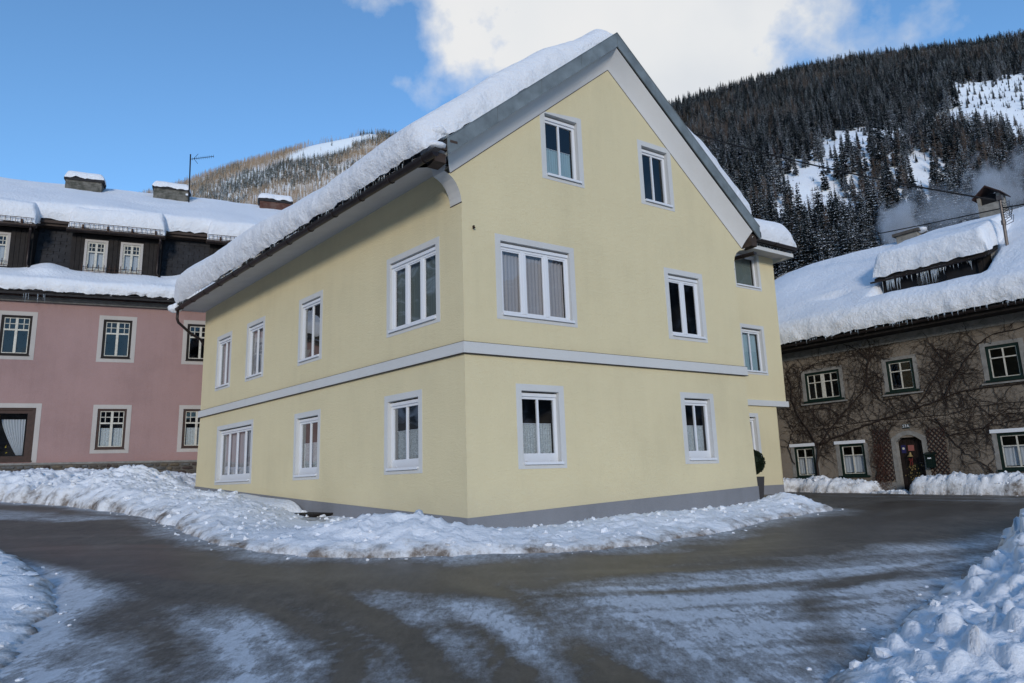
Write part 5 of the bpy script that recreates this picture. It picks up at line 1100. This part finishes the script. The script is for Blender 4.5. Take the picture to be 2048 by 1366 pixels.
# topiary
TP = thing('potted_topiary', (6.07, 18.09, -.75), 'clipped round evergreen ball in tall dark planter by the yellow wall', 'potted plant')
g = MB(); g.hexa([(5.92,17.94,-.78),(6.22,17.94,-.78),(6.22,18.24,-.78),(5.92,18.24,-.78),(5.86,17.88,-.14),(6.28,17.88,-.14),(6.28,18.30,-.14),(5.86,18.30,-.14)]); g.build('planter', 'pot', TP)
g = MB(); g.tube([(6.07,18.09,-.15),(6.07,18.09,.1)], .03, 6); g.build('stem', 'twig', TP)
g = MB()
for _ in range(3200):
    v = np.array([rv.gauss(0, 1) for _ in range(3)]); v /= np.linalg.norm(v); c = np.array([6.07,18.09,.23])+v*.31*rv.uniform(.86, 1.03); u = np.cross(v, [rv.gauss(0, 1) for _ in range(3)]); u = u/np.linalg.norm(u)*.022; w_ = v*.025
    g.add([c-u, c+u, c+w_+u*.2], [(0, 1, 2)])
g.ball((6.07,18.09,.23), .27, 14, 10); g.build('foliage_ball', 'needle', TP)

# ------------------------------------------------------------------ HILLS AND FORESTS
def hillcoord(A_, E_, a):  # ridge elevation (z/y) by a = x/y
    return np.interp(a, A_, E_)
RA = np.array([.02,.10,.189,.266,.327,.392,.474,.556,.678,.76,.841,.967,1.3,2.0,3.2]); RE = np.array([.44,.50,.54,.562,.581,.597,.617,.633,.645,.654,.665,.686,.70,.72,.7])
def rz(a, y):     # right hill height; y = depth
    e = hillcoord(RA, RE, a); y1 = 900-120*np.clip(a-.3, 0, 1); m = (e*y1-20)/(y1-190)
    z = 20+m*(y-190); z = np.where(y > y1, e*y1+(y-y1)*.10, z); z = np.where(y < 190, 20*np.clip((y-90)/100, 0, 1)**1.5-1.4, z)
    p = np.stack([a*y*.012, y*.012, 0*y], -1); return z+14*fbm(p, 4, 77)*np.clip((y-150)/150, 0, 1)*np.clip((y1*1.02-y)/120, .15, 1)
LA = np.array([-3,-1.6,-1.0,-.8,-.665,-.564,-.492,-.423,-.353,-.291,-.212,-.165,-.118,-.048,.1,.3]); LE = np.array([.1,.15,.25,.36,.408,.446,.468,.491,.509,.526,.540,.533,.507,.471,.38,.3])
def lz(a, y):
    e = hillcoord(LA, LE, a); m = (e*1950-150)/1150; z = 150+m*(y-800); z = np.where(y > 1950, e*1950-(y-1950)*.3, z); z = np.where(y < 800, 150*np.clip((y-300)/500, 0, 1)**1.3-3, z)
    p = np.stack([a*y*.004, y*.004, 0*y], -1); return z+34*fbm(p, 4, 99)*np.clip((y-500)/400, 0, 1)*np.clip((1990-y)/250, .06, 1)
def hill(name, fz, aa, yy, label):
    Aa, Y = np.meshgrid(aa, yy, indexing='ij'); G = np.stack([Aa*Y, Y, fz(Aa, Y)], -1); o, _ = grid_mesh(name, G, 'hillsnow'); return tag(o, label, kind='structure')
hill('hill', rz, np.concatenate([np.linspace(.0, 1.2, 150), np.linspace(1.25, 3, 20)]), np.concatenate([np.linspace(92, 900, 150), np.linspace(920, 1300, 12)]), 'steep snowy hillside behind the creeper house')
hill('mountain', lz, np.concatenate([np.linspace(-2.6, -.9, 20), np.linspace(-.88, .25, 150)]), np.concatenate([np.linspace(310, 1990, 120), np.linspace(2050, 2600, 6)]), 'sunlit mountain behind the pink house')
# unseen valley side added behind the camera, shaped for the window reflections
th = np.linspace(R(-206), R(22), 110); rr = np.linspace(150, 900, 26); T_, Q_ = np.meshgrid(th, rr, indexing='ij'); pz = np.stack([np.cos(T_)*Q_*.004, np.sin(T_)*Q_*.004, 0*Q_], -1)
hh = .14+.34*sstep(np.abs(T_-R(-76)), R(22), R(70))
G = np.stack([np.cos(T_)*Q_, np.sin(T_)*Q_, -2+(Q_-150)*hh*(1+.4*fbm(pz, 3, 5))*np.clip((Q_-150)/200, 0, 1)], -1); M['farwood'] = mat('farwood', (.05, .055, .06), .95, mscale=.05, col2=(.50, .52, .56), lo=.50, hi=.66)
o, _ = grid_mesh('hills', G, 'farwood'); tag(o, 'unseen wooded hills behind the camera, added for the window reflections', kind='structure')

def treemat(name, needle, needle2, snow_amt, sc_=1.2, under=.35):
    m = bpy.data.materials.new(name); m.use_nodes = True; t = m.node_tree; b = t.nodes['Principled BSDF']; b.inputs['Roughness'].default_value = .85; b.inputs['Specular IOR Level'].default_value = .1
    geo = N(t, 'ShaderNodeNewGeometry'); oi = N(t, 'ShaderNodeObjectInfo'); n = N(t, 'ShaderNodeTexNoise', i_Scale=sc_, i_Detail=3.0, i_Roughness=.7); L(t, geo.outputs['Position'], n.inputs['Vector'])
    sep = N(t, 'ShaderNodeSeparateXYZ'); L(t, geo.outputs['Normal'], sep.inputs[0])
    upn = mth(t, 'ABSOLUTE', sep.outputs[2])
    k = mth(t, 'ADD', mth(t, 'MULTIPLY', upn, under), mth(t, 'MULTIPLY', mth(t, 'SUBTRACT', n.outputs[0], .5), 2.4))
    k = mth(t, 'ADD', k, mth(t, 'MULTIPLY', mth(t, 'SUBTRACT', oi.outputs['Random'], .5), .25))
    s_ = ramp(t, k, [(max(0, .62-snow_amt), (0, 0, 0)), (max(.02, .72-snow_amt), (1, 1, 1))])
    base = ramp(t, oi.outputs['Random'], [(0, needle), (1, needle2)])
    mx_ = N(t, 'ShaderNodeMix', data_type='RGBA'); L(t, s_, mx_.inputs[0]); L(t, base, mx_.inputs[6]); mx_.inputs[7].default_value = (.78, .80, .84, 1); L(t, mx_.outputs[2], b.inputs['Base Color']); M[name] = m
treemat('spruce', (.012, .018, .021), (.026, .028, .026), .25, 1.6); treemat('larch', (.075, .056, .048), (.11, .082, .066), .18, 1.6); treemat('sunlitspruce', (.07, .07, .045), (.13, .12, .08), .33, .5); treemat('sunlitlarch', (.32, .215, .14), (.42, .30, .20), .20, .5)  # left mountain's sunlight and right hill's shade are put into these tree colours
treemat('brownbush', (.05, .042, .042), (.07, .06, .058), .05)
def spruce(seed, m, h=20., w=3.2, whorls=17, nb=8, sub=True, droop=.45):
    r_ = random.Random(seed); g = MB(); g.tube([(0, 0, -2), (0, 0, h*.5), (0, 0, h*.98)], [.22, .14, .02], 4, cap=False)
    lo = r_.uniform(.06, .22)
    for k in range(whorls):
        t = (k+r_.uniform(-.3, .3))/whorls; t = max(0, min(.985, t)); z = h*(lo+(1-lo)*t); ln0 = w*(1-t)**.85+.25; n_ = max(4, int(nb*(1-.45*t)))
        for j in range(n_):
            a = 6.283*j/n_+r_.uniform(-.35, .35)+k*.7; ln = ln0*r_.uniform(.62, 1.12); c, s = math.cos(a), math.sin(a); u = np.array([c, s, 0]); v = np.array([-s, c, 0]); dz = -droop*ln*r_.uniform(.7, 1.2); wd = ln*.30
            p0 = np.array([0, 0, z]); p1 = u*ln*.55+[0, 0, z+dz*.35]; p2 = u*ln+[0, 0, z+dz+.12*ln]
            g.add([p0, p1+v*wd-[0, 0, .16*ln], p1+[0, 0, .07*ln], p1-v*wd-[0, 0, .16*ln], p2], [(0, 1, 2), (0, 2, 3), (1, 4, 2), (2, 4, 3)])
            if sub: q = p1*[.8, .8, 1]; g.add([q, q+v*wd*1.1+u*.3-[0, 0, .55], q-v*wd*1.1+u*.2-[0, 0, .5]], [(0, 1, 2)])
    me = bpy.data.meshes.new('spruce'); me.from_pydata([tuple(v) for v in g.V], [], g.F); me.materials.append(M[m]); return me
def larch(seed, m, h=19., w=2.8, n_=95):
    r_ = random.Random(seed); g = MB(); g.tube([(0, 0, -2), (0, 0, h*.5), (0, 0, h)], [.22, .15, .02], 4, cap=False)
    for k in range(n_):
        t = r_.random()**.8; z = h*(.18+.8*t); ln = (w*(1-t)**.7+.3)*r_.uniform(.5, 1.1); a = r_.uniform(0, 6.283); c, s = math.cos(a), math.sin(a); u = np.array([c, s, 0]); v = np.array([-s, c, 0])
        p0 = np.array([0, 0, z]); p1 = u*ln+[0, 0, z+ln*r_.uniform(-.1, .35)]; wd = .10
        g.add([p0-[0, 0, wd], p0+[0, 0, wd], p1], [(0, 1, 2)])
        for q in (.45, .7, .9):
            b_ = p0+(p1-p0)*q; e = v*r_.uniform(-.5, .5)+np.array([0, 0, r_.uniform(-.5, .4)])+u*.3; g.add([b_, b_+u*.12+[0, 0, .05], b_+e], [(0, 1, 2)])
    me = bpy.data.meshes.new('larch'); me.from_pydata([tuple(v) for v in g.V], [], g.F); me.materials.append(M[m]); return me
def forest(name, P, S, RZ, IDX, meshes, label):
    """One stuff object: instances of a few tree meshes on the points P."""
    hid = bpy.data.collections.new(name+'_kinds')
    for k, me in enumerate(meshes): hid.objects.link(bpy.data.objects.new('%s_kind_%02d' % (name, k), me))
    me = bpy.data.meshes.new(name); me.vertices.add(len(P)); me.vertices.foreach_set('co', np.asarray(P, float).ravel()); me.update(); o = bpy.data.objects.new(name, me); COL.objects.link(o)
    for n_, v, ty in (('size', S, 'FLOAT'), ('turn', RZ, 'FLOAT'), ('kindno', IDX, 'INT')): a = me.attributes.new(n_, ty, 'POINT'); a.data.foreach_set('value', np.asarray(v, np.float32 if ty == 'FLOAT' else np.int32))
    ng = bpy.data.node_groups.new(name, 'GeometryNodeTree'); ng.interface.new_socket('Geometry', in_out='INPUT', socket_type='NodeSocketGeometry'); ng.interface.new_socket('Geometry', in_out='OUTPUT', socket_type='NodeSocketGeometry')
    gi = ng.nodes.new('NodeGroupInput'); go = ng.nodes.new('NodeGroupOutput'); ip = ng.nodes.new('GeometryNodeInstanceOnPoints'); ci = ng.nodes.new('GeometryNodeCollectionInfo')
    ci.inputs['Collection'].default_value = hid; ci.inputs['Separate Children'].default_value = True; ci.inputs['Reset Children'].default_value = True
    def na(n_, ty): q = ng.nodes.new('GeometryNodeInputNamedAttribute'); q.data_type = ty; q.inputs['Name'].default_value = n_; return q.outputs['Attribute']
    ng.links.new(gi.outputs[0], ip.inputs['Points']); ng.links.new(ci.outputs[0], ip.inputs['Instance']); ip.inputs['Pick Instance'].default_value = True
    ng.links.new(na('kindno', 'INT'), ip.inputs['Instance Index']); cx = ng.nodes.new('ShaderNodeCombineXYZ'); ng.links.new(na('turn', 'FLOAT'), cx.inputs[2]); ng.links.new(cx.outputs[0], ip.inputs['Rotation']); ng.links.new(na('size', 'FLOAT'), ip.inputs['Scale'])
    ng.links.new(ip.outputs[0], go.inputs[0]); md = o.modifiers.new('forest', 'NODES'); md.node_group = ng; return tag(o, label, 'forest', kind='stuff')
KN = [spruce(k, 'spruce', h=19+2*(k % 3), w=2.7+.5*(k % 3), whorls=16+k % 4) for k in range(6)]+[larch(k, 'larch') for k in range(2)]+[larch(40+k, 'brownbush', h=9, w=3.4, n_=120) for k in range(2)]
# clearings on the right hill in (x/y, y)
CL1 = [(.405,335),(.44,380),(.458,425),(.53,480),(.60,480),(.655,475),(.63,400),(.575,372),(.54,372),(.525,350),(.505,315),(.49,310),(.475,345),(.455,330),(.43,350)]
CL2 = [(.655,455),(.68,510),(.70,560),(.75,590),(.84,625),(.95,640),(.95,380),(.84,360),(.80,410),(.775,440),(.73,425),(.69,410)]
CL3 = [(.615,290),(.628,380),(.655,385),(.66,300)]; CL4 = [(.545,255),(.565,265),(.575,235),(.55,225)]
rt_ = np.random.default_rng(4); pts = []
ncand = 80000; ya = rt_.uniform(175, 905, ncand); aa = rt_.uniform(.0, 1.15, ncand); keep = rt_.random(ncand) < ya/905; ya, aa = ya[keep], aa[keep]
# poisson-like thinning by a jittered grid of 4.6 m cells
xa = aa*ya; cell = {}; ks = []
for i in range(len(ya)):
    c = (int(xa[i]//4.0), int(ya[i]//4.2))
    if c not in cell: cell[c] = i; ks.append(i)
xa, ya, aa = xa[ks], ya[ks], aa[ks]; sd_ = np.maximum.reduce([seg_sd(aa*600, ya, [(p*600, q) for p, q in C_]) for C_ in (CL1, CL2, CL3, CL4)])
wn = fbm(np.stack([xa*.03, ya*.03, 0*xa], -1), 3, 8)*40; openf = (sd_+wn+rt_.normal(0, 9, len(xa))) > 0
in2 = seg_sd(aa*600, ya, [(p*600, q) for p, q in CL2]) > -10
keep = ~openf | (rt_.random(len(xa)) < np.where(in2, .24, .17)); xa, ya, aa, openf = xa[keep], ya[keep], aa[keep], openf[keep]
za = rz(aa, ya)-.4; S = rt_.uniform(.62, 1.18, len(xa))*np.where(openf, rt_.uniform(.12, .55, len(xa)), 1)*np.interp(ya, [200, 400, 900], [1.05, 1.0, .92]); mixn = fbm(np.stack([xa*.012, ya*.012, 0*xa], -1), 3, 61)
kind = rt_.integers(0, 6, len(xa)); lar = rt_.random(len(xa)) < np.clip(.10+mixn*1.3, .02, .55)*np.where(ya > 300, 1, .4); kind[lar] = 6+rt_.integers(0, 2, lar.sum())
bush = (ya < 300) & (aa < .60) & (rt_.random(len(xa)) < np.clip((.47-aa)*3+.12, .05, .45)); kind[bush] = 8+rt_.integers(0, 2, bush.sum())
turn = rt_.uniform(0, 6.28, len(xa))
# what the roofs leave visible, nearest first: these are single trees
vis = (za+S*18)/ya > .285; order = np.argsort(np.where(vis & (aa > .33) & (aa < .86), ya, 1e6)); near = order[:290]; nearset = np.zeros(len(xa), bool); nearset[near] = True
for i in near:
    k = kind[i]; nm = 'spruce_tree' if k < 6 else ('larch_tree' if k < 8 else 'bare_tree'); lb = {'spruce_tree': 'dark snow dusted spruce on the lower hillside above the snowy roofs', 'larch_tree': 'bare brown larch on the lower hillside above the snowy roofs', 'bare_tree': 'low frosted leafless tree on the lower hillside above the snowy roofs'}[nm]
    o = bpy.data.objects.new(nm, KN[k]); COL.objects.link(o); o.location = (xa[i], ya[i], za[i]); s_ = S[i]; o.scale = (s_*1.05, s_*1.05, s_); o.rotation_euler = (0, 0, turn[i]); tag(o, lb, 'tree', {'spruce_tree': 'spruces on the lower hillside', 'larch_tree': 'larches on the lower hillside', 'bare_tree': 'bare trees on the lower hillside'}[nm])
rest = ~nearset; forest('hillside_forest', np.stack([xa, ya, za], -1)[rest], S[rest], turn[rest], kind[rest], KN, 'dense dark snow dusted conifer forest covering the right hillside')
# saplings and stumps in the clearings
n_ = 2600; ya = rt_.uniform(280, 640, n_); aa = rt_.uniform(.40, .95, n_); ok = np.maximum.reduce([seg_sd(aa*600, ya, [(p*600, q) for p, q in C_]) for C_ in (CL1, CL2, CL3)]) > 0; ya, aa = ya[ok], aa[ok]
forest('clearing_saplings', np.stack([aa*ya, ya, rz(aa, ya)-.3], -1), rt_.uniform(.04, .14, len(ya)), rt_.uniform(0, 6, len(ya)), rt_.choice([0, 1, 6, 7, 8], len(ya)), KN, 'small dark saplings and stumps dotting the snowy clearings')
KF = [spruce(50+k, 'sunlitspruce', h=19, w=3.0, whorls=9, nb=6, sub=False) for k in range(3)]+[larch(70+k, 'sunlitlarch', n_=60, w=3.2) for k in range(3)]
n_ = 110000; ya = rt_.uniform(900, 2010, n_); aa = rt_.uniform(-.72, .02, n_); keep = rt_.random(n_) < (ya/2010)**1.3; ya, aa = ya[keep], aa[keep]; xa = aa*ya; cell = set(); ks = []
for i in range(len(ya)):
    c = (int(xa[i]//6.0), int(ya[i]//7.5))
    if c not in cell: cell.add(c); ks.append(i)
xa, ya, aa = xa[ks], ya[ks], aa[ks]
MD = [(-.345,1800),(-.335,1850),(-.30,1955),(-.21,1955),(-.198,1900),(-.240,1850),(-.262,1790),(-.295,1760),(-.320,1780)]
md = seg_sd(aa*3000, ya, [(p*3000, q) for p, q in MD])+fbm(np.stack([xa*.01, ya*.01, 0*xa], -1), 3, 18)*60; keep = (md < 0) | (rt_.random(len(xa)) < .015); xa, ya, aa = xa[keep], ya[keep], aa[keep]
mixn = fbm(np.stack([xa*.006, ya*.006, 0*xa], -1), 4, 31); kd = np.where(rt_.random(len(xa)) < np.clip(.52+mixn*2.0, .08, .95), rt_.integers(3, 6, len(xa)), rt_.integers(0, 3, len(xa)))
forest('mountain_forest', np.stack([xa, ya, lz(aa, ya)-.5], -1), rt_.uniform(.9, 1.45, len(xa)), rt_.uniform(0, 6, len(xa)), kd, KF, 'sunlit brown larch and snowy spruce forest on the left mountain')

# ------------------------------------------------------------------ SMOKE
def smoke(name, c, size, dens, label, seed=0., lean=(0, 0)):
    g = MB(); x, y, z = size; V = [(c[0]+sx*x, c[1]+sy*y, c[2]+sz*z) for sz in (-1, 1) for sx, sy in ((-1, -1), (1, -1), (1, 1), (-1, 1))]; g.hexa(V)
    m = bpy.data.materials.new(name); m.use_nodes = True; t = m.node_tree; t.nodes.clear(); o_ = N(t, 'ShaderNodeOutputMaterial'); pv = N(t, 'ShaderNodeVolumePrincipled'); pv.inputs['Color'].default_value = (.90, .93, .97, 1); pv.inputs['Anisotropy'].default_value = .1
    geo = N(t, 'ShaderNodeNewGeometry'); sb = N(t, 'ShaderNodeVectorMath', operation='SUBTRACT'); L(t, geo.outputs['Position'], sb.inputs[0]); sb.inputs[1].default_value = c
    dv = N(t, 'ShaderNodeVectorMath', operation='DIVIDE'); L(t, sb.outputs[0], dv.inputs[0]); dv.inputs[1].default_value = size
    n = N(t, 'ShaderNodeTexNoise', i_Scale=1.5, i_Detail=5.0, i_Roughness=.6); mp = N(t, 'ShaderNodeMapping'); mp.inputs['Location'].default_value = (seed, seed, seed); L(t, dv.outputs[0], mp.inputs[0]); L(t, mp.outputs[0], n.inputs['Vector'])
    ln = N(t, 'ShaderNodeVectorMath', operation='LENGTH'); L(t, dv.outputs[0], ln.inputs[0])
    k = mth(t, 'SUBTRACT', mth(t, 'ADD', .62, mth(t, 'MULTIPLY', mth(t, 'SUBTRACT', n.outputs[0], .5), 2.2)), ln.outputs['Value'], clamp=True)
    L(t, mth(t, 'MULTIPLY', k, dens), pv.inputs['Density']); L(t, pv.outputs[0], o_.inputs['Volume']); M[name] = m
    return tag(g.build(name, name, loc=c), label, 'smoke', kind='stuff')
SMK = True
if SMK:
    smoke('chimney_smoke', (26.5, 35.0, 14.4), (2.3, 2.3, 3.1), 5.5, 'pale smoke billowing above the tall hooded chimney', 1.0)
    smoke('chimney_smoke', (22.6, 34.5, 12.9), (3.6, 2.6, 2.6), .7, 'thin smoke drifting left of the tall chimney', 4.0)
    smoke('chimney_smoke', (20.3, 34.0, 12.3), (1.8, 1.8, 2.1), 4.5, 'soft smoke puff over the low chimney', 7.0)
